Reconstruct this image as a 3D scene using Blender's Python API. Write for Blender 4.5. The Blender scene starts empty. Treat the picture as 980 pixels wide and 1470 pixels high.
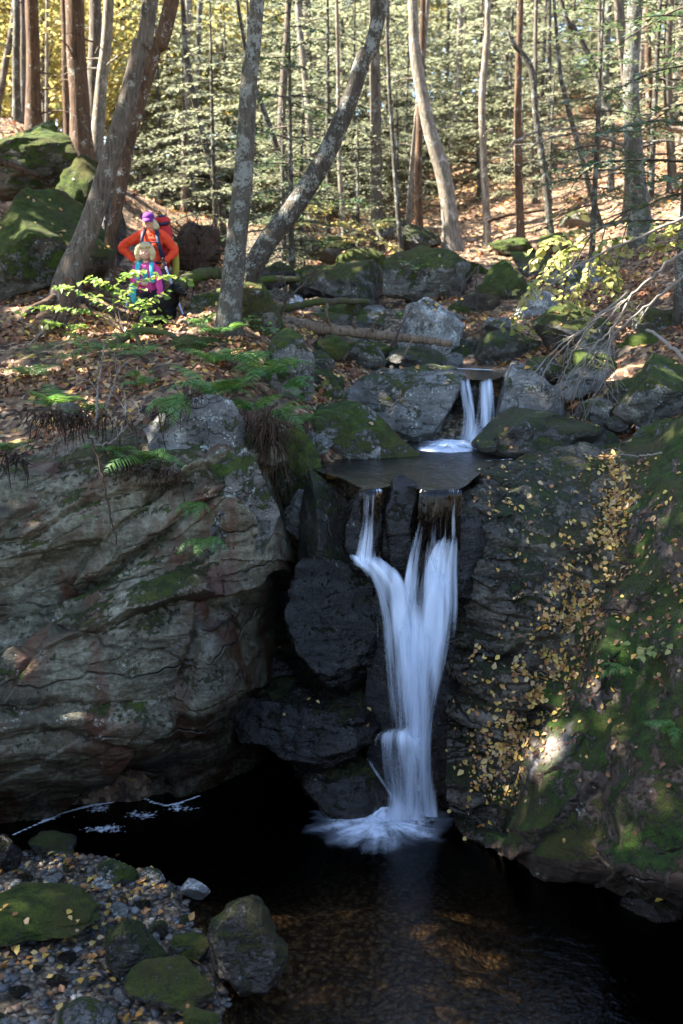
import bpy, bmesh, math, random
import numpy as np
from mathutils import Vector, Matrix
R = math.radians
sc = bpy.context.scene
COL = sc.collection

# ------------------------------------------------------------------ camera
CAMZ, PITCH, F = 4.8, 12.0, 1576.0          # metres, degrees down, focal length in photo pixels (980 x 1470)
cam_d = bpy.data.cameras.new('camera')
cam_d.sensor_fit = 'VERTICAL'; cam_d.sensor_height = 36.0
cam_d.lens = 36.0*F/1470.0
cam_d.dof.use_dof = True; cam_d.dof.focus_distance = 9.8; cam_d.dof.aperture_fstop = 1.5
cam_d.clip_start = 0.1; cam_d.clip_end = 1000
cam = bpy.data.objects.new('camera', cam_d); COL.objects.link(cam)
cam.location = (0, 0, CAMZ); cam.rotation_euler = (R(90-PITCH), 0, 0)
sc.camera = cam

# ------------------------------------------------------------------ world, sun, exposure
SUN_EL, SUN_AZ = 46.0, 274.0                # azimuth clockwise from +Y: the sun stands left of the gorge and beyond it
w = bpy.data.worlds.new('World'); sc.world = w; w.use_nodes = True
nt = w.node_tree; nt.nodes.clear()
sky = nt.nodes.new('ShaderNodeTexSky'); sky.sky_type = 'NISHITA'; sky.sun_disc = False
sky.sun_elevation = R(SUN_EL); sky.sun_rotation = R(SUN_AZ)
bg = nt.nodes.new('ShaderNodeBackground'); bg.inputs['Strength'].default_value = 0.077
wo = nt.nodes.new('ShaderNodeOutputWorld')
nt.links.new(sky.outputs[0], bg.inputs[0]); nt.links.new(bg.outputs[0], wo.inputs[0])
SUN = Vector((math.sin(R(SUN_AZ))*math.cos(R(SUN_EL)), math.cos(R(SUN_AZ))*math.cos(R(SUN_EL)), math.sin(R(SUN_EL))))
sd = bpy.data.lights.new('sun', 'SUN'); sd.energy = 5.0; sd.angle = R(0.53); sd.color = (1.0, 0.93, 0.82)
so = bpy.data.objects.new('sun', sd); COL.objects.link(so)
so.rotation_euler = SUN.to_track_quat('Z', 'Y').to_euler(); so.location = (-20, -5, 30)
sc.view_settings.view_transform = 'Standard'; sc.view_settings.look = 'None'
sc.view_settings.exposure = 3.3; sc.view_settings.gamma = 1.0
sc.cycles.use_denoising = True
sc.cycles.max_bounces = 8; sc.cycles.transparent_max_bounces = 24
sc.cycles.diffuse_bounces = 3; sc.cycles.glossy_bounces = 3; sc.cycles.caustics_reflective = False; sc.cycles.caustics_refractive = False

# ------------------------------------------------------------------ helpers
_c, _s = math.cos(R(PITCH)), math.sin(R(PITCH))
def at(u, v, y):
    """world point on the ray of photo pixel (u, v) at world distance y"""
    a, b = (u-490.0)/F, (735.0-v)/F
    d = np.array([a, b*_s+_c, b*_c-_s])
    return np.array([0, 0, CAMZ]) + d*(y/d[1])
def atv(u, v, y):
    u, v, y = np.broadcast_arrays(np.asarray(u, float), np.asarray(v, float), np.asarray(y, float))
    a, b = (u-490.0)/F, (735.0-v)/F
    dy = b*_s+_c; t = y/dy
    return np.stack([a*t, y, CAMZ+(b*_c-_s)*t], -1)
def proj(P):
    P = np.asarray(P, float)
    dz = P[..., 2]-CAMZ
    d = P[..., 1]*_c - dz*_s
    return 490+F*P[..., 0]/d, 735-F*(dz*_c+P[..., 1]*_s)/d, d
def pxm(u, v, y):
    return F/proj(at(u, v, y))[2]

_rs = np.random.RandomState(7)
PERM = np.concatenate([_rs.permutation(256)]*3)
GR = np.array([[1,1,0],[-1,1,0],[1,-1,0],[-1,-1,0],[1,0,1],[-1,0,1],[1,0,-1],[-1,0,-1],[0,1,1],[0,-1,1],[0,1,-1],[0,-1,-1]], float)
def pn(P):
    P = np.asarray(P, float); I = np.floor(P).astype(int); f = P-I; I &= 255
    w = f*f*f*(f*(f*6-15)+10); out = 0
    for dx in (0, 1):
        wx = w[..., 0] if dx else 1-w[..., 0]
        for dy in (0, 1):
            wy = w[..., 1] if dy else 1-w[..., 1]
            for dz in (0, 1):
                wz = w[..., 2] if dz else 1-w[..., 2]
                h = PERM[PERM[PERM[I[..., 0]+dx]+I[..., 1]+dy]+I[..., 2]+dz] % 12
                out = out + wx*wy*wz*(GR[h]*(f-np.array([dx, dy, dz]))).sum(-1)
    return out
def fbm(P, o=5, lac=2.03, g=0.5, ridge=False):
    P = np.asarray(P, float); a, t = 1.0, 0
    for k in range(o):
        n = pn(P + 17.3*k)
        t = t + a*((1-2*np.abs(n)) if ridge else n); a *= g; P = P*lac
    return t
def sstep(a, b, x):
    t = np.clip((x-a)/(b-a), 0, 1); return t*t*(3-2*t)

def mesh_np(name, V, faces, smooth=True, uv=None, attrs=None, sharp=0):
    """faces: list of index arrays, one per polygon size"""
    V = np.ascontiguousarray(V, dtype=np.float32)
    if not isinstance(faces, (list, tuple)): faces = [faces]
    faces = [np.asarray(f, dtype=np.int32) for f in faces if len(f)]
    me = bpy.data.meshes.new(name)
    me.vertices.add(len(V)); me.vertices.foreach_set('co', V.ravel())
    loops = np.concatenate([f.ravel() for f in faces])
    sizes = np.concatenate([np.full(len(f), f.shape[1], np.int32) for f in faces])
    me.loops.add(len(loops)); me.loops.foreach_set('vertex_index', loops)
    me.polygons.add(len(sizes))
    me.polygons.foreach_set('loop_start', np.concatenate([[0], np.cumsum(sizes)[:-1]]).astype(np.int32))
    if smooth: me.polygons.foreach_set('use_smooth', np.ones(len(sizes), bool))
    if uv is not None:
        l = me.uv_layers.new(name='UVMap'); l.data.foreach_set('uv', np.asarray(uv, np.float32)[loops].ravel())
    for k, a in (attrs or {}).items():
        at_ = me.attributes.new(k, 'FLOAT', 'POINT'); at_.data.foreach_set('value', np.asarray(a, np.float32))
    me.update(calc_edges=True); me.validate()
    if sharp: me.set_sharp_from_angle(angle=R(sharp))
    return me
def link(name, me, mat=None, parent=None, loc=None):
    o = bpy.data.objects.new(name, me); COL.objects.link(o)
    if mat is not None and len(me.materials) == 0: me.materials.append(mat)
    if parent is not None: o.parent = parent
    if loc is not None: o.location = loc
    return o
def tag(o, label=None, cat=None, group=None, kind=None):
    if label: o['label'] = label
    if cat: o['category'] = cat
    if group: o['group'] = group
    if kind: o['kind'] = kind
    return o
def empty(name, loc=(0, 0, 0), rz=0.0):
    o = bpy.data.objects.new(name, None); COL.objects.link(o); o.location = loc; o.rotation_euler = (0, 0, rz); o.empty_display_size = 0.1
    return o
def grid_faces(n, m, wrap=False):
    """n rows, m columns"""
    i, j = np.meshgrid(np.arange(n-1), np.arange(m if wrap else m-1), indexing='ij')
    a = i*m+j; b = i*m+(j+1) % m
    return np.stack([a, b, b+m, a+m], -1).reshape(-1, 4)
def normals_grid(P):
    du = np.gradient(P, axis=1); dv = np.gradient(P, axis=0)
    n = np.cross(du, dv); n /= np.linalg.norm(n, axis=-1, keepdims=True)+1e-9
    return n
class MB:
    """collects pieces into one mesh"""
    def __init__(s): s.V, s.F, s.n, s.uv = [], {}, 0, []
    def add(s, V, faces, uv=None):
        V = np.asarray(V, float)
        for f in (faces if isinstance(faces, (list, tuple)) else [faces]):
            f = np.asarray(f)
            if len(f): s.F.setdefault(f.shape[1], []).append(f+s.n)
        s.V.append(V); s.n += len(V)
        s.uv.append(np.zeros((len(V), 2)) if uv is None else uv)
    def tube(s, pts, rad, sides=8, cap=True, bump=0.0, seed=0, bfreq=(3, 2)):
        pts = np.asarray(pts, float); rad = np.broadcast_to(np.asarray(rad, float), (len(pts),))
        t = np.gradient(pts, axis=0); t /= np.linalg.norm(t, axis=1, keepdims=True)+1e-12
        ref = np.array([0.13, 0.9, 0.21]) if abs(t[0] @ np.array([0, 1, 0])) < .9 else np.array([1., 0, 0.1])
        rings = []
        nrm = np.cross(t[0], ref); nrm /= np.linalg.norm(nrm)
        for k in range(len(pts)):
            nrm = nrm - t[k]*(nrm @ t[k]); nrm /= np.linalg.norm(nrm)+1e-12
            b = np.cross(t[k], nrm)
            a = np.linspace(0, 2*math.pi, sides, endpoint=False)
            dirs = np.cos(a)[:, None]*nrm+np.sin(a)[:, None]*b
            rr = rad[k]
            if bump:
                q = np.stack([np.cos(a)*bfreq[0], np.sin(a)*bfreq[0], np.full(sides, k*0.0)+np.linalg.norm(pts[k]-pts[0])*bfreq[1]], -1)+seed
                rr = rad[k]*(1+bump*fbm(q, 3))[:, None]
            rings.append(pts[k]+dirs*rr)
        V = np.concatenate(rings); f = [grid_faces(len(pts), sides, True)]
        L = np.concatenate([[0], np.cumsum(np.linalg.norm(np.diff(pts, axis=0), axis=1))])
        if cap:
            V = np.concatenate([V, pts[:1]-t[:1]*rad[0]*.3, pts[-1:]+t[-1:]*rad[-1]*.3]); a0 = len(V)-2
            j = np.arange(sides); jn = (j+1) % sides; o = (len(pts)-1)*sides
            f.append(np.concatenate([np.stack([jn, j, np.full(sides, a0)], -1), np.stack([o+j, o+jn, np.full(sides, a0+1)], -1)]))
        s.add(V, f)
    def build(s, name, mat, parent=None, loc=None, smooth=True, attrs=None):
        V = np.concatenate(s.V)
        if loc is not None and parent is None: V = V-np.asarray(loc)
        me = mesh_np(name, V, [np.concatenate(f) for f in s.F.values()], smooth, np.concatenate(s.uv), attrs)
        return link(name, me, mat, parent, loc if parent is None else None)
def spline(P, n):
    """Catmull-Rom through rows of P"""
    P = np.asarray(P, float); k = len(P)
    Q = np.concatenate([2*P[:1]-P[1:2], P, 2*P[-1:]-P[-2:-1]])
    t = np.linspace(0, k-1-1e-9, n); i = t.astype(int); f = (t-i)[:, None]
    a, b, c, d = Q[i], Q[i+1], Q[i+2], Q[i+3]
    return .5*((2*b)+(c-a)*f+(2*a-5*b+4*c-d)*f**2+(3*b-a-3*c+d)*f**3)
def gsmooth(A, sg, axis):
    k = int(3*sg)+1; x = np.arange(-k, k+1); g = np.exp(-.5*(x/sg)**2); g /= g.sum()
    pad = [(0, 0)]*A.ndim; pad[axis] = (k, k); B = np.pad(A, pad, mode='edge')
    return np.apply_along_axis(lambda r: np.convolve(r, g, 'valid'), axis, B)
def in_poly(x, y, poly):
    c = np.zeros(x.shape, bool); n = len(poly)
    for i in range(n):
        (x1, y1), (x2, y2) = poly[i], poly[(i+1) % n]
        k = ((y1 > y) != (y2 > y)) & (x < (x2-x1)*(y-y1)/((y2-y1) or 1e-12)+x1); c ^= k
    return c
def dist_line(x, y, pts):
    best = np.full(np.shape(x), 1e9)
    for (x1, y1), (x2, y2) in zip(pts[:-1], pts[1:]):
        dx, dy = x2-x1, y2-y1; t = np.clip(((x-x1)*dx+(y-y1)*dy)/(dx*dx+dy*dy+1e-12), 0, 1)
        best = np.minimum(best, np.hypot(x-x1-t*dx, y-y1-t*dy))
    return best
def sdist(x, y, poly):
    """distance to a closed outline, negative inside"""
    d = dist_line(x, y, list(poly)+[poly[0]])
    return np.where(in_poly(x, y, poly), -d, d)

# ------------------------------------------------------------------ materials
class NT:
    def __init__(s, name):
        s.m = bpy.data.materials.new(name); s.m.use_nodes = True; s.t = s.m.node_tree; s.t.nodes.clear()
    def n(s, ty, ins=None, **pr):
        nd = s.t.nodes.new('ShaderNode'+ty)
        for k, v in pr.items(): setattr(nd, k, v)
        for k, v in (ins or {}).items():
            if isinstance(v, bpy.types.NodeSocket): s.t.links.new(v, nd.inputs[k])
            elif v is not None: nd.inputs[k].default_value = v
        return nd
    def math(s, op, a, b=None, clamp=False):
        nd = s.n('Math', operation=op, use_clamp=clamp)
        for i, v in enumerate((a, b)):
            if isinstance(v, bpy.types.NodeSocket): s.t.links.new(v, nd.inputs[i])
            elif v is not None: nd.inputs[i].default_value = v
        return nd.outputs[0]
    def mix(s, f, a, b, mode='MIX'):
        nd = s.n('Mix', data_type='RGBA', blend_type=mode)
        for i, v in ((0, f), (6, a), (7, b)):
            if isinstance(v, bpy.types.NodeSocket): s.t.links.new(v, nd.inputs[i])
            else: nd.inputs[i].default_value = v if i == 0 else (*v[:3], 1)
        return nd.outputs[2]
    def ramp(s, f, stops, interp='LINEAR'):
        nd = s.n('ValToRGB', {'Fac': f}); cr = nd.color_ramp; cr.interpolation = interp
        while len(cr.elements) < len(stops): cr.elements.new(0.5)
        for e, (p, c) in zip(cr.elements, stops):
            e.position = p; e.color = (c, c, c, 1) if isinstance(c, (int, float)) else (*c[:3], 1)
        return nd.outputs[0]
    def noise(s, vec, scale, detail=5, rough=.55, dist=0.0, col=False):
        return s.n('TexNoise', {'Vector': vec, 'Scale': scale, 'Detail': detail, 'Roughness': rough, 'Distortion': dist}).outputs[1 if col else 0]
    def out(s, sh):
        s.n('OutputMaterial', {'Surface': sh}); return s.m
    def attr(s, name):
        return s.n('Attribute', attribute_name=name).outputs['Fac']
    def coord(s, kind='Object', scale=(1, 1, 1), rot=(0, 0, 0), vary=True):
        tc = s.n('TexCoord').outputs[kind]
        if vary and kind == 'Object':
            oi = s.n('ObjectInfo').outputs['Random']
            off = s.n('VectorMath', {0: s.n('CombineXYZ', {0: oi, 1: oi, 2: oi}).outputs[0], 1: (31.0, 57.0, 83.0)}, operation='MULTIPLY').outputs[0]
            tc = s.n('VectorMath', {0: tc, 1: off}, operation='ADD').outputs[0]
        return s.n('Mapping', {'Vector': tc, 'Scale': scale, 'Rotation': rot}).outputs[0]

def simple(name, col, rough=.7, var=.25, scale=12, spec=.3, sheen=0.0, bump=0.0, metal=0.0):
    t = NT(name); v = t.coord()
    n = t.noise(v, scale, 4)
    c = t.mix(n, [x*(1-var) for x in col], [min(1, x*(1+var)) for x in col])
    ins = {'Base Color': c, 'Roughness': rough, 'Specular IOR Level': spec, 'Metallic': metal}
    if bump:
        ins['Normal'] = t.n('Bump', {'Height': t.noise(v, scale*4, 5), 'Strength': bump, 'Distance': .01}).outputs[0]
    return t.out(t.n('BsdfPrincipled', ins).outputs[0])

def rock_mat(name, dark, mid, light, moss=0.0, lichen=0.0, rough=.8, k=1.0, dip=30.0, rust=0.0, moss_a=(.018, .034, .005), moss_b=(.095, .142, .010), wet=0.0, strata=.5, lich_col=(.42, .46, .40), use_wet_attr=False, cracks=.65):
    t = NT(name); v = t.coord()
    sv = t.coord(scale=(1.0, 1.0, 3.5), rot=(R(12), R(dip), 0))
    n1 = t.noise(v, 2.2*k, 8, .62, .4)
    n2 = t.noise(sv, 1.6*k, 7, .65, .6)
    n3 = t.noise(v, 26*k, 6, .7)
    f = t.math('ADD', t.math('MULTIPLY', n1, 1-strata*.6), t.math('MULTIPLY', n2, strata*.6))
    f = t.math('ADD', f, t.math('MULTIPLY', t.math('SUBTRACT', n3, .5), .50))
    col = t.ramp(f, [(.32, dark), (.48, mid), (.66, light)])
    if rust:
        rz = t.coord(scale=(3.0, 3.0, .5))
        rm = t.math('MULTIPLY', t.ramp(t.noise(rz, .9, 5, .6), [(.5, 0.0), (.62, 1.0)]), rust)
        col = t.mix(rm, col, (.085, .040, .022))
    # long cracks
    vc = t.n('TexVoronoi', {'Vector': t.n('VectorMath', {0: sv, 1: t.n('VectorMath', {0: t.noise(v, 1.5*k, 3, col=True), 1: (1.9, 1.9, 1.9)}, operation='MULTIPLY').outputs[0]}, operation='ADD').outputs[0], 'Scale': .55*k}, feature='DISTANCE_TO_EDGE').outputs[0]
    crack = t.math('MAXIMUM', t.ramp(vc, [(0.0, 0.0), (.03, 1.0)]), t.ramp(t.noise(v, 1.1*k, 3, .5), [(.47, 0.0), (.58, 1.0)]))
    col = t.mix(t.math('MULTIPLY', t.math('SUBTRACT', 1.0, crack), cracks), col, [x*.3 for x in dark])
    if lichen:
        lv = t.noise(v, 5*k, 4, .6); lf = t.noise(v, 30*k, 4, .75)
        lm = t.ramp(t.math('ADD', t.math('MULTIPLY', lv, .5), t.math('MULTIPLY', lf, .6)), [(.68-lichen*.2, 0.0), (.74-lichen*.2, 1.0)])
        col = t.mix(t.math('MULTIPLY', lm, .8), col, lich_col)
        vs = t.n('TexVoronoi', {'Vector': v, 'Scale': 15*k, 'Randomness': 1.0}).outputs[0]
        sp = t.math('MULTIPLY', t.ramp(vs, [(.10, 1.0), (.17, 0.0)]), t.ramp(lv, [(.48, 0.0), (.56, 1.0)]))
        col = t.mix(t.math('MULTIPLY', sp, lichen), col, lich_col)
    rg = t.ramp(n3, [(.3, max(.05, rough-.15)), (.7, min(1, rough+.1))])
    h = t.math('ADD', t.math('MULTIPLY', n1, .5), t.math('MULTIPLY', n2, .7))
    h = t.math('ADD', h, t.math('MULTIPLY', n3, .16)); h = t.math('ADD', h, t.math('MULTIPLY', crack, .25*min(1, cracks*2)))
    nz = t.n('SeparateXYZ', {0: t.n('NewGeometry').outputs['Normal']}).outputs[2]
    if moss > 0:
        mn = t.noise(v, 2.6*k, 6, .62, .3); mf = t.noise(v, 22, 4, .7)
        mm = t.math('ADD', t.math('MULTIPLY', nz, .75), t.math('MULTIPLY', t.math('SUBTRACT', mn, .5), 3.0))
        mm = t.math('ADD', mm, t.math('MULTIPLY', t.math('SUBTRACT', mf, .5), 1.9))
        mm = t.math('ADD', mm, moss-1.0)
        mm = t.math('MULTIPLY', t.math('ADD', mm, .1), 3.2, clamp=True)
        mc = t.mix(t.ramp(t.noise(v, 9, 5, .7), [(.35, 0.0), (.65, 1.0)]), moss_a, moss_b)
        mc = t.mix(t.ramp(t.noise(v, 1.7, 3, .5), [(.42, 0.0), (.66, .75)]), mc, (.085, .068, .016))
        mc = t.mix(t.ramp(t.noise(v, 75, 3, .75), [(.44, .0), (.62, .8)]), mc, t.mix(1.0, mc, (.45, .45, .5), 'MULTIPLY'))
        col = t.mix(mm, col, mc)
        h = t.math('ADD', h, t.math('MULTIPLY', mm, t.math('ADD', .2, t.math('ADD', t.math('MULTIPLY', t.noise(v, 70, 3, .75), 1.1), t.math('MULTIPLY', t.noise(v, 18, 4, .7), .9)))))
        rg = t.math('ADD', rg, t.math('MULTIPLY', mm, .5), clamp=True)
    sp_l = .35
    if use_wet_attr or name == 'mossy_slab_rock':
        sun_patch = t.math('MULTIPLY', t.attr('bare'), t.ramp(t.noise(v, 7, 5, .7), [(.25, .35), (.5, 1.0)])); col = t.mix(sun_patch, col, t.mix(t.noise(v, 20, 5, .7), (.22, .18, .15), (.48, .42, .37)))  # pale tint for the sun patch: bare rock plus painted brightness
    if wet:
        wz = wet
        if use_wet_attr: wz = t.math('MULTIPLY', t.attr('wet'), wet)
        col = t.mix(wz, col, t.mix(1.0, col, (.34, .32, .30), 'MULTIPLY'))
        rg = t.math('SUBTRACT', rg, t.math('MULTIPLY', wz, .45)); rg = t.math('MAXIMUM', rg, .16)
    nb = t.n('Bump', {'Height': h, 'Strength': .9, 'Distance': .075}).outputs[0]
    return t.out(t.n('BsdfPrincipled', {'Base Color': col, 'Roughness': rg, 'Specular IOR Level': sp_l, 'Normal': nb}).outputs[0])

def bark_mat(name, dark, light, scale=1.0, lichen=0.0, moss=0.0, lcol=(.36, .38, .34)):
    t = NT(name); v = t.coord(scale=(1, 1, .18)); v2 = t.coord()
    n1 = t.noise(v, 26*scale, 6, .65, .3); n2 = t.noise(v2, 3.0, 4)
    f = t.math('ADD', t.math('MULTIPLY', n1, .8), t.math('MULTIPLY', n2, .25))
    col = t.ramp(f, [(.36, dark), (.68, light)])
    if lichen:
        lm = t.ramp(t.math('ADD', t.math('MULTIPLY', t.noise(v2, 7, 5, .65), .7), t.math('MULTIPLY', t.noise(v2, 40, 3, .7), .4)), [(.64-.12*lichen, 0.0), (.70-.12*lichen, .85)])
        col = t.mix(lm, col, lcol)
    if moss:
        mz = t.math('ADD', t.math('MULTIPLY', t.math('SUBTRACT', t.noise(v2, 3.5, 5, .65), .5), 3.0), moss-.5)
        mm = t.math('MULTIPLY', mz, 1.6, clamp=True)
        col = t.mix(mm, col, (.05, .068, .012))
    nb = t.n('Bump', {'Height': n1, 'Strength': .9, 'Distance': .02}).outputs[0]
    return t.out(t.n('BsdfPrincipled', {'Base Color': col, 'Roughness': .88, 'Specular IOR Level': .2, 'Normal': nb}).outputs[0])

def leaf_mat(name, cols, trans=.45, rough=.55, spec=.3):
    """leaf colours vary from leaf to leaf (random per island); part of the light passes through"""
    t = NT(name); g = t.n('NewGeometry')
    n = len(cols)
    c = t.ramp(g.outputs['Random Per Island'], [((i+.0)/n, cols[i]) for i in range(n)], 'CONSTANT' if n > 3 else 'LINEAR')
    v = t.coord(); c = t.mix(t.math('MULTIPLY', t.noise(v, 14, 3), .5), c, t.mix(1.0, c, (.55, .5, .4), 'MULTIPLY'))
    d = t.n('BsdfPrincipled', {'Base Color': c, 'Roughness': rough, 'Specular IOR Level': spec}).outputs[0]
    tr = t.n('BsdfTranslucent', {'Color': c}).outputs[0]
    return t.out(t.n('MixShader', {0: trans, 1: d, 2: tr}).outputs[0])

M = {}
M['cliff'] = rock_mat('cliff_rock', (.015, .012, .007), (.080, .069, .040), (.25, .235, .165), moss=.30, lichen=.16, rough=.72, k=.9, dip=28, rust=1.0, wet=.95, use_wet_attr=True, strata=.9, lich_col=(.36, .38, .31))
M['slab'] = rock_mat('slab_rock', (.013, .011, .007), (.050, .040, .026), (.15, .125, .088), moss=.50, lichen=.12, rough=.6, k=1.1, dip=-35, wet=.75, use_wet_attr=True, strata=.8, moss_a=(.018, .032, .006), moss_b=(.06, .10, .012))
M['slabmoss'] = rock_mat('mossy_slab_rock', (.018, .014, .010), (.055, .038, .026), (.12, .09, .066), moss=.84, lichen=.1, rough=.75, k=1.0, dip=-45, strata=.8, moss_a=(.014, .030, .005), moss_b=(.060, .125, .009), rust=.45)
M['grey'] = rock_mat('grey_rock', (.038, .036, .031), (.095, .092, .083), (.19, .185, .17), moss=.34, lichen=.32, rough=.7, k=1.6, strata=.5)
M['greymoss'] = rock_mat('grey_mossy_rock', (.034, .031, .026), (.085, .080, .068), (.19, .18, .16), moss=.84, lichen=.32, rough=.75, k=1.6)
M['moss'] = rock_mat('mossy_rock', (.03, .026, .019), (.08, .072, .055), (.17, .16, .13), moss=1.25, lichen=.3, rough=.8, k=1.5)
M['pale'] = rock_mat('pale_lichen_rock', (.04, .04, .037), (.125, .125, .118), (.29, .29, .275), moss=.02, lichen=.55, rough=.75, k=1.8, lich_col=(.5, .53, .49))
M['wet'] = rock_mat('wet_shade_dark_rock', (.005, .004, .003), (.014, .0115, .009), (.036, .030, .023), moss=.24, lichen=.04, rough=.62, k=1.6, wet=.8, cracks=0.0)  # wet rock, darkened further to carry the cleft's shade in its colour
M['wetmoss'] = rock_mat('wet_mossy_rock', (.020, .018, .014), (.050, .045, .037), (.11, .10, .085), moss=.72, lichen=.22, rough=.62, k=1.6, wet=.5, cracks=.25)

# ------------------------------------------------------------------ the lie of the land
GORGE = [(-9, 9.1), (-3.5, 9.2), (-2.9, 9.35), (-1.9, 9.5), (-1.2, 10.3), (-.75, 10.75), (-.15, 10.45), (.05, 10.0), (1.0, 10.0), (1.7, 10.9), (2.4, 11.1), (3.3, 10.8), (5.5, 10.2), (9, 9.5), (9, 1.4), (-9, 1.4)]
BAR = [(-9, 8.75), (-2.7, 8.62), (-2.0, 8.52), (-1.45, 8.15), (-1.12, 7.6), (-.8, 6.9), (-.8, 6.1), (-1.0, 4.0), (-9, 4.0)]
CP = []
def cp(u, v, y, dz=0.0): p = at(u, v, y); CP.append((p[0], p[1], p[2]+dz))
for a in [(0, 690, 9.4), (-150, 690, 9.4), (150, 655, 9.6), (250, 605, 9.7), (330, 585, 10.1), (395, 600, 10.6), (0, 560, 11.3), (140, 545, 11.3), (-100, 480, 13),
          (0, 445, 14.5), (120, 430, 14.4), (230, 480, 13.8), (310, 490, 12.3), (390, 520, 12.0), (250, 462, 15.2), (120, 392, 16), (300, 425, 16.5), (0, 380, 17), (340, 440, 13.5),
          (110, 230, 21), (40, 180, 23), (180, 290, 22), (-150, 200, 20),
          (430, 520, 12.8, -.1), (450, 440, 16.5), (400, 420, 18.5), (500, 480, 14.6), (560, 470, 15.4), (540, 375, 21), (330, 370, 22), (450, 335, 26), (250, 330, 28),
          (640, 345, 23), (720, 345, 22), (620, 400, 19), (740, 400, 18), (680, 470, 15.6),
          (800, 460, 15.5), (840, 520, 13.4), (900, 480, 14), (980, 500, 12.6), (930, 590, 11.4, -.3), (1100, 470, 12.5), (980, 400, 15.5), (980, 330, 18), (860, 370, 19), (1150, 380, 14),
          (800, 270, 27), (640, 260, 31), (980, 230, 24), (820, 150, 36), (980, 110, 34), (560, 230, 38), (680, 150, 50), (450, 270, 42), (300, 290, 45), (150, 290, 38)]: cp(*a)
CP += [(.3, 10.4, 2.62), (.9, 11.2, 2.62), (1.7, 11.3, 2.7), (2.4, 11.4, 2.75), (1.25, 12.05, 2.75), (1.35, 12.8, 3.42), (1.1, 13.8, 3.45), (1.9, 13.4, 3.6), (.2, 12.4, 3.3), (.5, 15.2, 3.75), (-.3, 17.2, 4.05), (-.95, 19, 4.25), (-1.6, 22, 4.6), (3.3, 12.2, 3.3),
       (-10, 10, 4.3), (-12, 17, 6.3), (-20, 24, 9.5), (-30, 10, 9), (12, 10, 6.2), (20, 14, 9.5), (30, 25, 15), (12, 20, 8.2), (30, 8, 13),
       (0, 60, 12.5), (-25, 60, 8.5), (30, 60, 18), (0, 100, 14), (-50, 100, 9), (60, 100, 22), (-60, 40, 12), (70, 40, 24),
       (0, 0, 3.1), (0, -6, 3.4), (-6, 0, 3.4), (6, 0, 3.5), (-30, -10, 8), (30, -10, 10), (0, 1.5, 3), (-7, 2, 3.5), (7, 2, 3.6)]
CP = np.array(CP)
def _U(r2): return np.where(r2 > 0, .5*r2*np.log(np.maximum(r2, 1e-9)), 0)
_n = len(CP); _K = _U(((CP[:, None, :2]-CP[None, :, :2])**2).sum(-1))+np.eye(_n)*.02
_P = np.concatenate([np.ones((_n, 1)), CP[:, :2]], 1)
_A = np.zeros((_n+3, _n+3)); _A[:_n, :_n] = _K; _A[:_n, _n:] = _P; _A[_n:, :_n] = _P.T
_W = np.linalg.solve(_A, np.concatenate([CP[:, 2], np.zeros(3)]))
def tps(x, y):
    x = np.asarray(x, float); y = np.asarray(y, float); sh = x.shape; x = x.ravel(); y = y.ravel(); o = np.empty(len(x))
    for i in range(0, len(x), 20000):
        s = slice(i, i+20000)
        o[s] = _U((x[s, None]-CP[:, 0])**2+(y[s, None]-CP[:, 1])**2) @ _W[:_n]+_W[_n]+_W[_n+1]*x[s]+_W[_n+2]*y[s]
    return o.reshape(sh)
def bed(x, y):
    q = np.stack([x, y, np.zeros_like(x)], -1)
    d = -.34-.9*sstep(.5, 2.2, x-(8.6-y)*.25)-.5*sstep(8.2, 9.2, y)+.07*fbm(q*2.2, 4)
    b = sdist(x, y, BAR)+.12*fbm(q*1.7+5, 3)
    bar = .04+.07*np.clip(-b/1.5, 0, 1)+.03*fbm(q*4, 3)
    d = d+(bar-d)*sstep(.38, -.12, b)
    d = np.maximum(d, sstep(4.9, 1.6, y)*3.2-.5)
    return d
def H(x, y):
    x = np.asarray(x, float); y = np.asarray(y, float)
    q = np.stack([x, y, np.zeros_like(x)], -1)
    far = sstep(15, 40, y)
    top = tps(x, y)+.10*fbm(q*.9, 4)+.035*fbm(q*4.0+3, 3)+far*.7*fbm(q*.16+9, 4)
    g = sdist(x, y, GORGE)+.05*fbm(q*2.5+11, 3)
    return np.where(g < .9, bed(x, y)+(top-bed(x, y))*sstep(-.05, .32, g), top)
def Hp(x, y): return float(H(np.array([x]), np.array([y]))[0])

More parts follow.
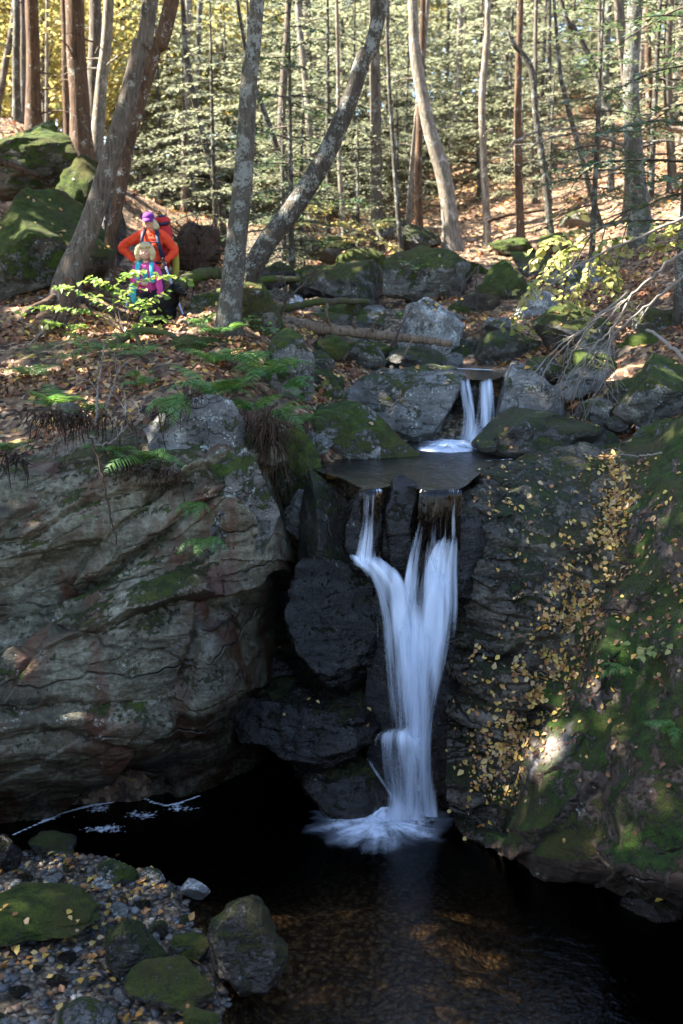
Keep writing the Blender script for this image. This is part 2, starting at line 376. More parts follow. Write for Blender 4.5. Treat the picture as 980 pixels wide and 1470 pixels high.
def axis(lo, hi, a, b, step, gr=1.09):
    m = list(np.arange(a, b, step)); s = step; p = b
    while p < hi: m.append(p); s *= gr; p += s
    m.append(hi); s = step; p = a-step; l = []
    while p > lo: l.append(p); s *= gr; p -= s
    l.append(lo); return np.array(l[::-1]+m)
gx = axis(-62, 62, -5.5, 5.5, .075); gy = axis(-14, 96, 1.2, 19.5, .075, 1.06)
GX, GY = np.meshgrid(gx, gy); GZ = H(GX, GY)
def ground_mat():
    t = NT('forest_floor'); v = t.coord('Object', vary=False)
    gr = t.attr('gravel')
    wv = t.n('VectorMath', {0: v, 1: t.n('VectorMath', {0: t.noise(v, 9, 3, col=True), 1: (.09, .09, .09)}, operation='MULTIPLY').outputs[0]}, operation='ADD').outputs[0]
    vo = t.n('TexVoronoi', {'Vector': wv, 'Scale': 15.0, 'Randomness': 1.0})
    cr = t.n('SeparateColor', {0: vo.outputs['Color']}).outputs[0]
    leaf = t.ramp(cr, [(0.0, (.030, .018, .012)), (.2, (.08, .045, .027)), (.4, (.15, .088, .05)), (.62, (.24, .15, .085)), (.82, (.36, .25, .15)), (.97, (.42, .27, .07))], 'CONSTANT')
    soil = t.ramp(t.noise(v, 6, 6, .7), [(.35, (.022, .014, .010)), (.65, (.07, .042, .026))])
    col = t.mix(t.ramp(t.noise(v, 1.3, 5, .65), [(.33, .15), (.55, 1.0)]), soil, leaf)
    nz = t.n('SeparateXYZ', {0: t.n('NewGeometry').outputs['Normal']}).outputs[2]
    mm = t.math('MULTIPLY', t.math('ADD', t.math('MULTIPLY', t.math('SUBTRACT', t.noise(v, .9, 6, .65), .58), 9.0), t.math('MULTIPLY', t.math('SUBTRACT', t.noise(v, 12, 4, .7), .5), 3.0)), t.attr('mossy'), clamp=True)
    mc = t.mix(t.noise(v, 14, 4, .7), (.02, .042, .008), (.075, .115, .016))
    col = t.mix(mm, col, mc)
    # gravel and stream bed
    vg = t.n('TexVoronoi', {'Vector': wv, 'Scale': 20.0, 'Randomness': 1.0})
    cg = t.n('SeparateColor', {0: vg.outputs['Color']}).outputs[1]
    gcol = t.ramp(cg, [(0.0, (.07, .052, .036)), (.3, (.15, .12, .085)), (.6, (.24, .18, .11)), (.85, (.18, .17, .16)), (1.0, (.34, .26, .16))])
    gcol = t.mix(t.ramp(vg.outputs['Distance'], [(.3, 0.0), (.7, .85)]), gcol, (.02, .016, .012))
    col = t.mix(gr, col, gcol)
    h = t.math('ADD', t.math('MULTIPLY', vo.outputs['Distance'], .5), t.noise(v, 30, 5, .7))
    h = t.math('ADD', h, t.math('MULTIPLY', mm, .6)); h = t.math('SUBTRACT', h, t.math('MULTIPLY', t.math('MULTIPLY', vg.outputs['Distance'], gr), 1.6))
    nb = t.n('Bump', {'Height': h, 'Strength': .8, 'Distance': .035}).outputs[0]
    return t.out(t.n('BsdfPrincipled', {'Base Color': col, 'Roughness': .85, 'Specular IOR Level': .25, 'Normal': nb}).outputs[0])
M['ground'] = ground_mat()
gd = sdist(GX, GY, GORGE)
gr = sstep(.1, -.1, gd)
chan = dist_line(GX, GY, [(.3, 9.5), (.9, 11.2), (1.25, 12.3), (1.1, 13.8), (.5, 15.5), (-.95, 19), (-1.6, 24)])
gr = np.maximum(gr, sstep(.9, .45, chan)*(GY < 26))
mossy = np.clip(sstep(24, 12, GY)*.9+.25*sstep(3.0, .8, chan), 0, 1)
me = mesh_np('ground', np.stack([GX, GY, GZ], -1).reshape(-1, 3), grid_faces(len(gy), len(gx)), True, attrs={'gravel': gr.ravel(), 'mossy': mossy.ravel()})
GROUND = tag(link('ground', me, M['ground']), kind='structure')

# ------------------------------------------------------------------ the rock walls of the gorge
def wall(cols, nu, nt_, sm=(6, 3)):
    """cols: (u, [(v, y) ...]) from top to bottom; returns a smooth grid of world points (rows = top to bottom)"""
    us = np.array([c[0] for c in cols], float); A = np.array([spline(c[1], nt_) for c in cols])
    ug = np.linspace(us[0], us[-1], nu); G = np.empty((nt_, nu, 2))
    for i in range(nt_):
        for k in range(2): G[i, :, k] = np.interp(ug, us, A[:, i, k])
    G = gsmooth(G, sm[0], 1)
    return ug, G
def strata(P, dip, period, seed, amp, az=0.0):
    x, y, z = P[..., 0], P[..., 1], P[..., 2]
    wob = .22*fbm(P*.8+seed, 3)
    s = (z*math.cos(R(dip))-x*math.sin(R(dip))+wob)/period
    i = np.floor(s); f = s-i
    h = lambda k: ((np.sin(k*127.1+seed*3.7)*43758.5453) % 1.0)
    seg = .5+.5*pn(np.stack([x*.9+i*7.3, y*.3, z*.9], -1)+seed)
    o = h(i)+.9*(seg-.5)
    nx = h(i+1)+.9*((.5+.5*pn(np.stack([x*.9+(i+1)*7.3, y*.3, z*.9], -1)+seed))-.5)
    b = o+(nx-o)*sstep(.86, 1.0, f)
    groove = np.exp(-((f-.93)/.05)**2)*sstep(.15, .5, np.abs(nx-o))
    return amp*(b-.5)-amp*.7*groove
cl = [(-260, [(650, 10.6), (690, 9.5), (715, 9.0), (800, 8.75), (900, 8.7), (1000, 8.45), (1090, 8.5), (1150, 8.8), (1190, 9.05), (1290, 9.2)]),
      (-80, [(650, 10.4), (690, 9.5), (712, 9.05), (800, 8.85), (860, 8.95), (960, 8.6), (1060, 8.55), (1140, 8.8), (1190, 9.05), (1290, 9.2)]),
      (60, [(640, 10.4), (672, 9.6), (700, 9.1), (780, 8.85), (850, 9.05), (930, 8.65), (1030, 8.6), (1110, 8.85), (1175, 9.2), (1280, 9.35)]),
      (160, [(600, 10.5), (630, 9.8), (665, 9.15), (740, 8.95), (830, 8.95), (900, 8.65), (1010, 8.65), (1090, 8.9), (1158, 9.4), (1270, 9.6)]),
      (250, [(575, 10.6), (598, 9.9), (640, 9.15), (720, 9.05), (790, 9.05), (860, 8.75), (1000, 8.75), (1080, 9.0), (1148, 9.55), (1260, 9.8)]),
      (300, [(570, 10.7), (590, 10.0), (640, 9.2), (715, 8.95), (790, 9.15), (870, 8.85), (1000, 8.85), (1080, 9.1), (1140, 9.65), (1260, 9.9)]),
      (335, [(570, 10.8), (592, 10.2), (650, 9.25), (715, 8.95), (785, 9.15), (880, 9.2), (1000, 9.15), (1080, 9.45), (1135, 10.0), (1260, 10.2)]),
      (372, [(572, 11.0), (598, 10.3), (660, 9.45), (725, 9.1), (800, 9.3), (880, 9.75), (1000, 9.9), (1080, 10.1), (1130, 10.4), (1260, 10.6)]),
      (398, [(575, 11.2), (602, 10.5), (670, 9.9), (740, 9.6), (810, 9.8), (890, 10.3), (1000, 10.5), (1080, 10.7), (1130, 10.9), (1260, 11.0)]),
      (412, [(578, 11.6), (610, 11.2), (680, 10.9), (750, 10.8), (820, 10.9), (890, 11.1), (1000, 11.2), (1080, 11.2), (1130, 11.3), (1260, 11.4)])]
ug, G = wall(cl, 330, 330, (5, 3))
P = atv(np.broadcast_to(ug, G.shape[:2]), G[..., 0], G[..., 1])
Nn = normals_grid(P); Nn *= np.sign(-Nn[..., 1:2]+1e-9)
def blocky(P, dip, sx, sz, seed, amp, tilt, groove=.0, warp=.12):
    """angular joint blocks: each cell of a stretched, tilted pattern has its own set-back and slant"""
    rr = np.random.RandomState(seed); q = np.stack([P[..., 0]*math.cos(R(dip))+P[..., 2]*math.sin(R(dip)), P[..., 2]*math.cos(R(dip))-P[..., 0]*math.sin(R(dip))+.35*P[..., 1]], -1)
    q = q+warp*np.stack([fbm(P*.9+seed, 3), fbm(P*.9+seed+20, 3)], -1); q = q/np.array([sx, sz])
    lo, hi = q.reshape(-1, 2).min(0)-1, q.reshape(-1, 2).max(0)+1; c = rr.uniform(lo, hi, (int(np.prod(hi-lo)), 2)); off = rr.uniform(-1, 1, len(c)); tl = rr.uniform(-1, 1, (len(c), 2))
    Q = q.reshape(-1, 2); out = np.empty(len(Q))
    for i in range(0, len(Q), 20000):
        d = ((Q[i:i+20000, None]-c[None])**2).sum(-1); o = np.argpartition(d, 1, axis=1)[:, :2]; dd = np.take_along_axis(d, o, 1); sw = dd[:, 0] > dd[:, 1]
        k1 = np.where(sw, o[:, 1], o[:, 0]); k2 = np.where(sw, o[:, 0], o[:, 1]); d1, d2 = np.sqrt(dd.min(1)), np.sqrt(dd.max(1)); e = d2-d1
        f = lambda k: amp*off[k]+tilt*(tl[k]*np.clip(Q[i:i+20000]-c[k], -.8, .8)).sum(1)
        w_ = .5*sstep(.05, 0, e); out[i:i+20000] = f(k1)*(1-w_)+f(k2)*w_-groove*np.exp(-(e/.05)**2)
    return out.reshape(P.shape[:-1])
uu, vv, _ = proj(P)
D = blocky(P, 30, 1.5, .62, 4, .12, .20, .05)+blocky(P+3, 24, .60, .20, 9, .016, .04, .009)+.10*fbm(P*.6+4, 2)+.014*fbm(P*3.2, 5)+.010*fbm(P*np.array([2, 2, 7.])+8, 4, ridge=True)
for line, dep, step, wd in (([(-300, 905), (-80, 882), (50, 860), (130, 836), (200, 790), (275, 738), (345, 688)], .13, .13, 7), ([(60, 884), (160, 846), (235, 812), (300, 792)], .07, .05, 5), ([(-300, 1010), (-40, 960), (60, 884)], .05, .05, 6), ([(283, 795), (304, 850), (290, 930), (268, 1010), (250, 1070)], .05, -.10, 9), ([(120, 720), (200, 700), (262, 700)], .05, .06, 5), ([(-80, 790), (40, 770), (150, 700)], .04, .04, 5), ([(-100, 1060), (90, 1040), (180, 1060), (300, 1075)], .05, .05, 8)):
    L_ = np.array(line, float); vl = np.interp(uu, L_[:, 0], L_[:, 1]) if abs(step) < .2 and L_[-1, 0]-L_[0, 0] > 60 else None
    dl = dist_line(uu+4*fbm(P*6, 3), vv+5*fbm(P*5+3, 3), line)
    if vl is not None:
        inside = sstep(-10, 30, uu-L_[0, 0])*sstep(10, -30, uu-L_[-1, 0]); D += step*inside*sstep(3, -3, vv-vl)*np.exp(-np.maximum(vl-vv, 0)/70)
    D -= dep*np.exp(-(dl/wd)**2)
P = P+Nn*D[..., None]
zz = P[..., 2]
wetc = np.clip(sstep(1.25, .3, zz+.45*fbm(P*1.1, 3))+.8*sstep(-1.75, -1.2, P[..., 0]+.15*fbm(P*1.5, 3))*sstep(2.7, 1.9, zz), 0, 1)
me = mesh_np('rock_cliff', P.reshape(-1, 3), grid_faces(*G.shape[:2])[:, ::-1], True, attrs={'wet': wetc.ravel()}, sharp=32)
CLIFF = tag(link('rock_cliff', me, M['cliff']), 'tall layered grey brown cliff with pale lichen and rusty stains above the dark pool', 'cliff')
CLIFF_P = P

# right slab: the dark wet block beside the fall and the mossy slope right of the leaf gully
sl = [(640, [(712, 11.2), (712, 9.75), (722, 9.45), (800, 9.4), (900, 9.35), (1000, 9.25), (1090, 9.1), (1150, 9.0), (1205, 9.0), (1300, 9.1)]),
      (690, [(672, 11.0), (678, 10.1), (716, 9.5), (800, 9.3), (900, 9.25), (1000, 9.1), (1085, 9.0), (1150, 8.75), (1232, 8.5), (1320, 8.7)]),
      (760, [(652, 11.4), (658, 10.7), (715, 9.9), (800, 9.35), (900, 9.15), (1000, 8.95), (1080, 8.75), (1150, 8.5), (1255, 8.15), (1340, 8.4)]),
      (830, [(642, 11.5), (650, 10.9), (716, 10.1), (800, 9.45), (900, 9.05), (1000, 8.75), (1080, 8.4), (1150, 8.15), (1272, 7.9), (1350, 8.2)]),
      (880, [(638, 11.5), (646, 10.9), (716, 10.1), (800, 9.4), (900, 8.85), (1000, 8.4), (1080, 8.1), (1150, 7.85), (1270, 7.6), (1360, 8.0)]),
      (930, [(625, 11.5), (632, 10.7), (700, 9.8), (800, 9.1), (900, 8.5), (1000, 8.15), (1080, 7.85), (1150, 7.6), (1275, 7.35), (1370, 7.8)]),
      (985, [(590, 11.5), (598, 10.5), (680, 9.6), (800, 8.8), (900, 8.25), (1000, 7.9), (1080, 7.6), (1150, 7.4), (1275, 7.2), (1380, 7.7)]),
      (1200, [(480, 11.6), (490, 10.5), (600, 9.4), (760, 8.4), (880, 7.8), (980, 7.4), (1080, 7.1), (1150, 6.95), (1290, 6.8), (1420, 7.3)]),
      (1500, [(330, 11.6), (350, 10.5), (500, 9.4), (700, 8.2), (860, 7.4), (980, 7.0), (1080, 6.7), (1180, 6.5), (1330, 6.4), (1500, 6.9)])]
ug, G = wall(sl, 420, 360, (6, 3))
# extra resolution matters in view only: keep the same spacing, the far right is out of frame
U_ = np.broadcast_to(ug, G.shape[:2]); V_ = G[..., 0]; Y_ = G[..., 1].copy()
GUL = [(882, 640), (890, 720), (872, 790), (820, 890), (770, 1000), (735, 1090), (690, 1200)]
gu = np.interp(V_, [p[1] for p in GUL], [p[0] for p in GUL])
side = (U_-gu)
Y_ += .16*np.exp(-(side/26)**2)-.20*sstep(8, 75, side)*np.exp(-np.maximum(side-75, 0)/260)*sstep(640, 760, V_)
r2 = dist_line(U_, V_, [(1010, 800), (930, 880), (880, 980), (850, 1080)])
Y_ += .10*np.exp(-(r2/16)**2)
lob = sdist(U_, V_, [(1200, 760), (985, 850), (935, 1000), (880, 1130), (858, 1210), (880, 1262), (1000, 1290), (1300, 1320)])
Y_ -= .26*sstep(25, -25, lob)
und = sstep(0, 60, V_-np.interp(U_, [640, 700, 760, 860, 980, 1200], [1165, 1205, 1225, 1238, 1262, 1275]))
Y_ += .5*und
P = atv(U_, V_, Y_); Nn = normals_grid(P); Nn *= np.sign(-Nn[..., 1:2]+.5*Nn[..., 2:3]+1e-9)
blk = sstep(10, 40, side)
D = (blocky(P, -6, 1.1, .34, 5, .07, .09, .02)+blocky(P+1, -10, .35, .12, 2, .018, .03, .01))*(1-blk)+(blocky(P, 48, 1.6, .55, 8, .05, .10, .0)+blocky(P, 40, .5, .22, 3, .012, .03, .0))*blk+.07*fbm(P*.9+14, 3)+.03*fbm(P*3+2, 5)+.014*fbm(P*8, 3)
D *= np.clip((np.arange(G.shape[0])/30.0), .15, 1)[:, None]
P = P+Nn*D[..., None]
wet = np.clip(sstep(1.55, .9, P[..., 0]+.5*fbm(P*1.3, 3)-.18*P[..., 2])+sstep(.35, .05, P[..., 2]), 0, 1)*(1-.6*blk)
u2, v2, _ = proj(P); bare = sstep(1.15, .35, np.hypot(((u2-787)*.70-(v2-1078)*.71)/48, ((u2-787)*.71+(v2-1078)*.70)/20)+.5*fbm(P*6, 3))  # mask of the sun patch, painted on the slab as pale bare rock
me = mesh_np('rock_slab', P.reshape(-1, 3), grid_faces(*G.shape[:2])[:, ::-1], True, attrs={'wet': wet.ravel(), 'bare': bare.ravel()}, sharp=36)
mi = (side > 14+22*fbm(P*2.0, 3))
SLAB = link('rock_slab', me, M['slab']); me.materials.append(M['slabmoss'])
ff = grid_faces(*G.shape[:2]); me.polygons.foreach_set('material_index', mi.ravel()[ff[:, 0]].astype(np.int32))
tag(SLAB, 'broad sloping dark rock slab right of the waterfall with a gully of yellow leaves', 'rock slab')
SLAB_P, SLAB_SIDE = P, side

# ------------------------------------------------------------------ boulders
def ico(sub):
    bm = bmesh.new(); bmesh.ops.create_icosphere(bm, subdivisions=sub, radius=1.0)
    V = np.array([v.co[:] for v in bm.verts]); Fc = np.array([[v.index for v in f.verts] for f in bm.faces]); bm.free(); return V, Fc
ICO = {k: ico(k) for k in (2, 3, 4, 5, 6)}
def rock_shape(seed, dims=(1, 1, 1), cuts=6, rough=.10, tilt=0.0, flat=(.45, .85), sub=5, planes=(), yaw=0.0):
    rr = random.Random(seed); V, Fc = ICO[sub]; V = V.copy()
    V = V*(1+.30*pn(V*1.05+seed*3.1)+.12*pn(V*2.3+seed*1.7))[:, None]
    cuts = max(0, cuts+2)
    pl = [(Vector((rr.gauss(0, 1), rr.gauss(0, 1), rr.gauss(0, 1))).normalized(), rr.uniform(*flat)) for _ in range(cuts)]
    pl += [(Vector(n).normalized(), o) for n, o in planes]
    for n, o in pl:
        n = np.array(n); s = V @ n; ex = np.maximum(s-o, 0); V = V-n*(ex*.92)[:, None]
    V = V*np.array(dims)
    a = R(yaw); V = V @ np.array([[math.cos(a), math.sin(a), 0], [-math.sin(a), math.cos(a), 0], [0, 0, 1]])
    a = R(tilt); V = V @ np.array([[math.cos(a), 0, math.sin(a)], [0, 1, 0], [-math.sin(a), 0, math.cos(a)]])
    sc_ = np.mean(dims); q = V/sc_
    nr = V/(np.linalg.norm(V, axis=1, keepdims=True)+1e-9)
    d = rough*(fbm(q*1.3+seed*5.3, 3)*.9+.35*fbm(q*4+seed, 4)+.25*(fbm(q*np.array([1.5, 1.5, 5.])+seed*2, 3, ridge=True)-.8))
    return V+nr*(d*sc_)[:, None], Fc
ROCKS = []
def boulder(box, y, mat, label, seed, cat='boulder', depth=.85, name='boulder', group=None, **kw):
    u0, v0, u1, v1 = box
    uc, vc = (u0+u1)/2, (v0+v1)/2; k = pxm(uc, vc, y)
    hx, hz = (u1-u0)/2/k, (v1-v0)/2/k
    hy = depth*max(hx, min(hz*1.6, hx)) if depth else hx
    c = at(uc, vc, y)
    t = R(kw.get('tilt', 0)); V, Fc = rock_shape(seed, (hx, hy, hz), **kw)
    for _ in range(3):
        u, v, d = proj(V+c)
        V[:, 0] *= (u1-u0)/(u.max()-u.min()); V[:, 2] *= (v1-v0)/(v.max()-v.min())
        u, v, d = proj(V+c); c = c+np.array([(uc-(u.max()+u.min())/2)/k, 0, ((v.max()+v.min())/2-vc)/k])
    me = mesh_np(name, V, Fc, sharp=30); o = link(name, me, M[mat], loc=c); tag(o, label, cat, group); ROCKS.append((o, V+c, Fc))
    return o
B = boulder
# around the two falls
B((470, 522, 668, 650), 12.7, 'grey', 'large dark grey flat-topped boulder left of the small upper fall', 11, cuts=4, rough=.07, sub=6, tilt=4, planes=[((0, -.3, 1), .62), ((.1, -1, .25), .7)])
B((436, 574, 612, 700), 11.3, 'greymoss', 'mossy boulder with fallen leaves at the left edge of the upper pool', 12, cuts=4, rough=.07, sub=6, tilt=-6, planes=[((-.5, -.2, .8), .66)])
B((702, 518, 812, 640), 12.6, 'grey', 'rounded dark grey boulder right of the small upper fall', 13, cuts=4, rough=.05, sub=6)
B((676, 583, 890, 690), 11.6, 'wetmoss', 'low wide wet boulder with moss on its right end lying in the upper pool', 14, cuts=3, rough=.06, sub=6, planes=[((0, 0, 1), .72)])
B((571, 426, 668, 520), 15.0, 'pale', 'pale lichen-covered pointed boulder beside the fallen log', 15, cuts=5, rough=.06, sub=6, tilt=14, planes=[((-.8, -.5, .3), .55), ((.3, -.5, .9), .6)])
B((680, 474, 765, 540), 14.4, 'wetmoss', 'rounded brown boulder with mossy foot under the pale slope rock', 16, cuts=3, rough=.05)
B((762, 436, 880, 524), 14.2, 'greymoss', 'slanting lichen-spotted boulder under the yellow-leaved branch', 17, cuts=5, tilt=-24, rough=.07, sub=6, planes=[((-.4, -.4, .9), .5)])
B((374, 470, 452, 610), 11.6, 'greymoss', 'upright grey boulder with a green moss cap behind the ferns', 18, cuts=3, rough=.07, sub=6, planes=[((.3, -1, .1), .6), ((0, -.2, 1), .8)])
B((392, 612, 466, 745), 10.5, 'moss', 'yellow-mossy pale rock wedged at the corner of the cliff', 19, cuts=5, rough=.06)
B((428, 670, 522, 850), 10.0, 'wetmoss', 'dark pointed upright slab left of the first chute', 20, cuts=4, rough=.05, sub=6, tilt=14, planes=[((-.8, -.3, .5), .42), ((.7, -.5, .4), .6)])
B((404, 702, 450, 780), 10.35, 'grey', 'small grey block jammed in the cleft beside the cliff', 21, cuts=4, rough=.05)
B((399, 668, 442, 716), 10.7, 'grey', 'small flat stone on top of the jammed block in the cleft', 22, cuts=4, rough=.05)
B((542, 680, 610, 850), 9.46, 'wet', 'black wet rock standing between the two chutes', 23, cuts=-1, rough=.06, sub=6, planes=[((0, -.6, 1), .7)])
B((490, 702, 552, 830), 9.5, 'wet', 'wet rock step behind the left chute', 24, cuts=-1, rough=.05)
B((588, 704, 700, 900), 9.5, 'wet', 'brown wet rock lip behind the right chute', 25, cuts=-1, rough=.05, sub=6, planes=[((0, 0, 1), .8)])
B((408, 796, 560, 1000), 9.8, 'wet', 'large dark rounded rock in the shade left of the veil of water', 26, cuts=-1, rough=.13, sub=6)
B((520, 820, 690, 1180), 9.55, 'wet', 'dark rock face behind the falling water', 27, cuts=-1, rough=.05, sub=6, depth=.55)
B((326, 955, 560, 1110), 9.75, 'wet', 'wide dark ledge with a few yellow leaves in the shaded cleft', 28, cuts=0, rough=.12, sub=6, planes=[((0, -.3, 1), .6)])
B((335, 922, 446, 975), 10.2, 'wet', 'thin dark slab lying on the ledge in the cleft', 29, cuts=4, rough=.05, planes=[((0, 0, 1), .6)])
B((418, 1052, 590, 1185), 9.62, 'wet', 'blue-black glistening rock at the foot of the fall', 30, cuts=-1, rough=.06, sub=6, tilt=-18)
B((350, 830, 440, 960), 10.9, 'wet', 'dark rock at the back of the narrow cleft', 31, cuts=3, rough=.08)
# stream above
B((878, 506, 1010, 620), 11.9, 'greymoss', 'big dark boulder at the right edge under the bare branches', 32, cuts=4, rough=.07, sub=6, tilt=-12)
B((815, 575, 885, 640), 12.2, 'wetmoss', 'dark wet stone beside the little side trickle', 33, cuts=4, rough=.06)
B((905, 600, 1000, 680), 11.2, 'greymoss', 'mossy boulder right of the side trickle', 34, cuts=4, rough=.06)
B((800, 500, 900, 575), 13.2, 'moss', 'mossy rock behind the bare branch tips', 35, cuts=4, rough=.06)
B((548, 352, 676, 440), 17.5, 'greymoss', 'long dark mossy boulder at the foot of the wooded slope', 36, cuts=4, rough=.08, planes=[((-.2, -.6, .7), .6)])
B((425, 372, 552, 444), 17.8, 'greymoss', 'broad mossy boulder left of the long dark one below the slope', 37, cuts=4, rough=.08)
B((684, 372, 766, 444), 17.0, 'moss', 'angular mossy boulder with a brown leaf cap on the slope', 38, cuts=5, rough=.08)
B((738, 415, 800, 482), 16.0, 'pale', 'pale slanting rock with leaves on top beside the yellow branch', 39, cuts=5, tilt=-30, rough=.07)
B((690, 455, 740, 490), 15.6, 'pale', 'small whitish stone between mossy stones upstream', 40, cuts=4, rough=.06)
B((436, 480, 508, 540), 13.6, 'moss', 'bright mossy stone under the fallen log', 41, cuts=3, rough=.06)
B((440, 540, 500, 600), 12.4, 'moss', 'low mossy rock left of the flat-topped boulder', 42, cuts=3, rough=.06)
B((490, 490, 575, 530), 14.6, 'moss', 'mossy hump between the log and the flat-topped boulder', 43, cuts=3, rough=.06)
B((640, 486, 694, 530), 14.9, 'wetmoss', 'dark wet stone at the right end of the fallen log', 44, cuts=3, rough=.06)
B((548, 495, 640, 535), 14.2, 'wetmoss', 'low dark stone at the lip of the middle pool', 45, cuts=3, rough=.06)
B((415, 432, 560, 482), 16.4, 'moss', 'wide yellow-green mossy bank rock behind the fallen log', 46, cuts=3, rough=.08)
B((640, 430, 700, 470), 16.6, 'moss', 'mossy stone with orange leaves right of the pale pointed boulder', 47, cuts=3, rough=.08)
B((628, 546, 740, 668), 12.85, 'wet', 'dark wet rock step under the small upper fall', 49, cuts=0, rough=.08, depth=.5)
B((664, 553, 694, 590), 12.5, 'wet', 'small round wet stone splitting the upper fall', 48, cuts=2, rough=.05)
B((800, 300, 870, 350), 22.0, 'greymoss', 'sunlit grey rock far up the right slope', 49, cuts=5, rough=.08)
B((700, 340, 770, 372), 20.5, 'moss', 'mossy leaf-strewn rock on the right slope below the thin trunks', 50, cuts=4, rough=.08)
B((500, 400, 545, 440), 18.2, 'moss', 'small mossy rock in the stream bed upstream', 51, cuts=4, rough=.08)
# left bank
B((268, 420, 326, 470), 13.7, 'greymoss', 'green-grey stone beside the straight grey trunk', 52, cuts=3, rough=.06)
B((322, 402, 408, 500), 13.2, 'moss', 'mossy hump at the foot of the curved trunk', 53, cuts=3, rough=.07)
B((-60, 268, 165, 440), 15.8, 'moss', 'huge moss-covered boulder at the left edge under the leaning tree', 54, cuts=4, rough=.08, sub=6, planes=[((.5, -.4, .8), .6)])
B((-70, 172, 112, 290), 17.6, 'moss', 'upper mossy boulder with leaves lying on its ledge at the left edge', 155, cuts=2, rough=.14, sub=6)
B((70, 222, 168, 330), 17.0, 'moss', 'dark grey mossy rock behind the leaning tree', 56, cuts=5, rough=.10)
B((130, 265, 182, 400), 16.6, 'wetmoss', 'shaded dark rock between the two leaning trunks', 57, cuts=4, rough=.08)
B((210, 480, 350, 535), 12.5, 'moss', 'low mossy rock in the leaves on top of the left bank', 58, cuts=3, rough=.08)
# cliff-top blocks
B((205, 566, 352, 690), 9.55, 'grey', 'pale grey overhanging block under the ferns on the cliff edge', 59, cuts=5, rough=.08, sub=6, tilt=-12, planes=[((.2, -1, -.2), .6)])
B((270, 640, 402, 812), 9.35, 'greymoss', 'jutting angular block at the upper corner of the cliff', 60, cuts=5, rough=.07, sub=6, tilt=-22, planes=[((.3, -1, -.25), .55), ((.2, 0, -1), .6)])
# the jumble of smaller mossy rocks along the stream
frr = random.Random(44)
FILL = [(392, 470, 14.6, 30), (430, 500, 14.0, 34), (452, 520, 13.2, 26), (520, 512, 13.8, 30), (470, 545, 12.9, 22), (500, 455, 16.0, 30), (540, 462, 15.8, 36), (470, 470, 15.4, 30), (690, 438, 16.5, 26), (720, 468, 15.2, 22), (648, 470, 16.0, 28),
        (780, 530, 13.2, 26), (840, 545, 12.8, 30), (870, 520, 13.6, 38), (920, 500, 13.5, 44), (950, 470, 13.8, 40), (900, 560, 12.5, 30), (860, 590, 12.2, 22), (820, 560, 12.6, 24), (960, 560, 12.0, 34), (890, 610, 11.8, 22),
        (450, 405, 19, 30), (400, 400, 19, 28), (520, 385, 20, 34), (600, 345, 21.5, 30), (680, 395, 19, 26), (770, 385, 18, 34), (830, 400, 17, 40), (800, 350, 20, 26), (360, 395, 18, 30), (480, 360, 21.5, 30), (430, 350, 23, 26), (560, 330, 23, 24), (650, 395, 18.4, 24),
        (425, 600, 11.6, 26), (452, 640, 10.9, 24), (412, 560, 12.0, 26), (700, 640, 11.2, 14), (640, 520, 14.2, 22), (590, 515, 14.3, 22), (610, 480, 15.6, 30), (750, 500, 14.4, 24), (740, 545, 13.0, 20)]
for i, (u, v, y, w_) in enumerate(FILL):
    w_ *= 1.15; hh = w_*frr.uniform(.55, .8)
    B((u-w_, v-hh, u+w_, v+hh), y, frr.choice(['moss', 'greymoss', 'wetmoss', 'greymoss', 'moss', 'grey']), 'smaller rock in the mossy jumble along the stream', 200+i, group='smaller rocks along the stream', cuts=frr.randint(4, 7), rough=.10, tilt=frr.uniform(-22, 22), sub=4)
# gravel bar
def yb(v, z=.06): return (CAMZ-z)/math.tan(R(PITCH)+math.atan((v-735)/F))
B((-40, 1274, 144, 1352), yb(1332), 'moss', 'long low mossy rock at the left edge of the gravel bar', 61, cuts=4, rough=.12, sub=6)
B((148, 1318, 240, 1420), yb(1394), 'wetmoss', 'squarish mossy brown rock in the middle of the gravel bar', 62, cuts=5, rough=.12, sub=6)
B((296, 1284, 414, 1432), yb(1395), 'wetmoss', 'big dark boulder with green moss at the tip of the gravel bar', 171, cuts=-1, rough=.12, sub=6, tilt=28)
B((178, 1372, 314, 1456), yb(1435), 'greymoss', 'flat mossy rock with white lichen spots near the bottom edge', 64, cuts=4, rough=.12, sub=6)
B((76, 1430, 168, 1500), yb(1482), 'grey', 'blue-grey angular stone at the bottom left edge', 65, cuts=5, rough=.05)
B((240, 1338, 302, 1382), yb(1371), 'greymoss', 'small flat mossy stone between the larger bar rocks', 66, cuts=4, rough=.05)
B((136, 1232, 198, 1272), yb(1262), 'greymoss', 'small mossy rock at the upper rim of the gravel bar', 67, cuts=4, rough=.06)
B((40, 1192, 110, 1236), yb(1225), 'wetmoss', 'dark brown stone standing in the foamy water', 68, cuts=3, rough=.05)
B((-30, 1196, 32, 1262), yb(1246), 'wet', 'dark grey stone at the left edge above the gravel', 69, cuts=3, rough=.05)
B((258, 1260, 302, 1292), yb(1284), 'pale', 'layered pale stone at the water side of the gravel bar', 70, cuts=5, rough=.05, planes=[((0, 0, 1), .5)])
B((262, 1445, 318, 1490), yb(1479), 'moss', 'mossy stone cut by the bottom edge', 71, cuts=3, rough=.05)
B((130, 1258, 162, 1284), yb(1278), 'pale', 'round pale grey cobble at the upper rim of the gravel bar', 72, cuts=2, rough=.04)
B((198, 1244, 236, 1270), yb(1264), 'grey', 'blue-grey cobble beside the dark water on the gravel bar', 73, cuts=2, rough=.04)
B((156, 1292, 184, 1324), yb(1316), 'grey', 'upright oval grey cobble in the middle of the gravel', 74, cuts=2, rough=.04)
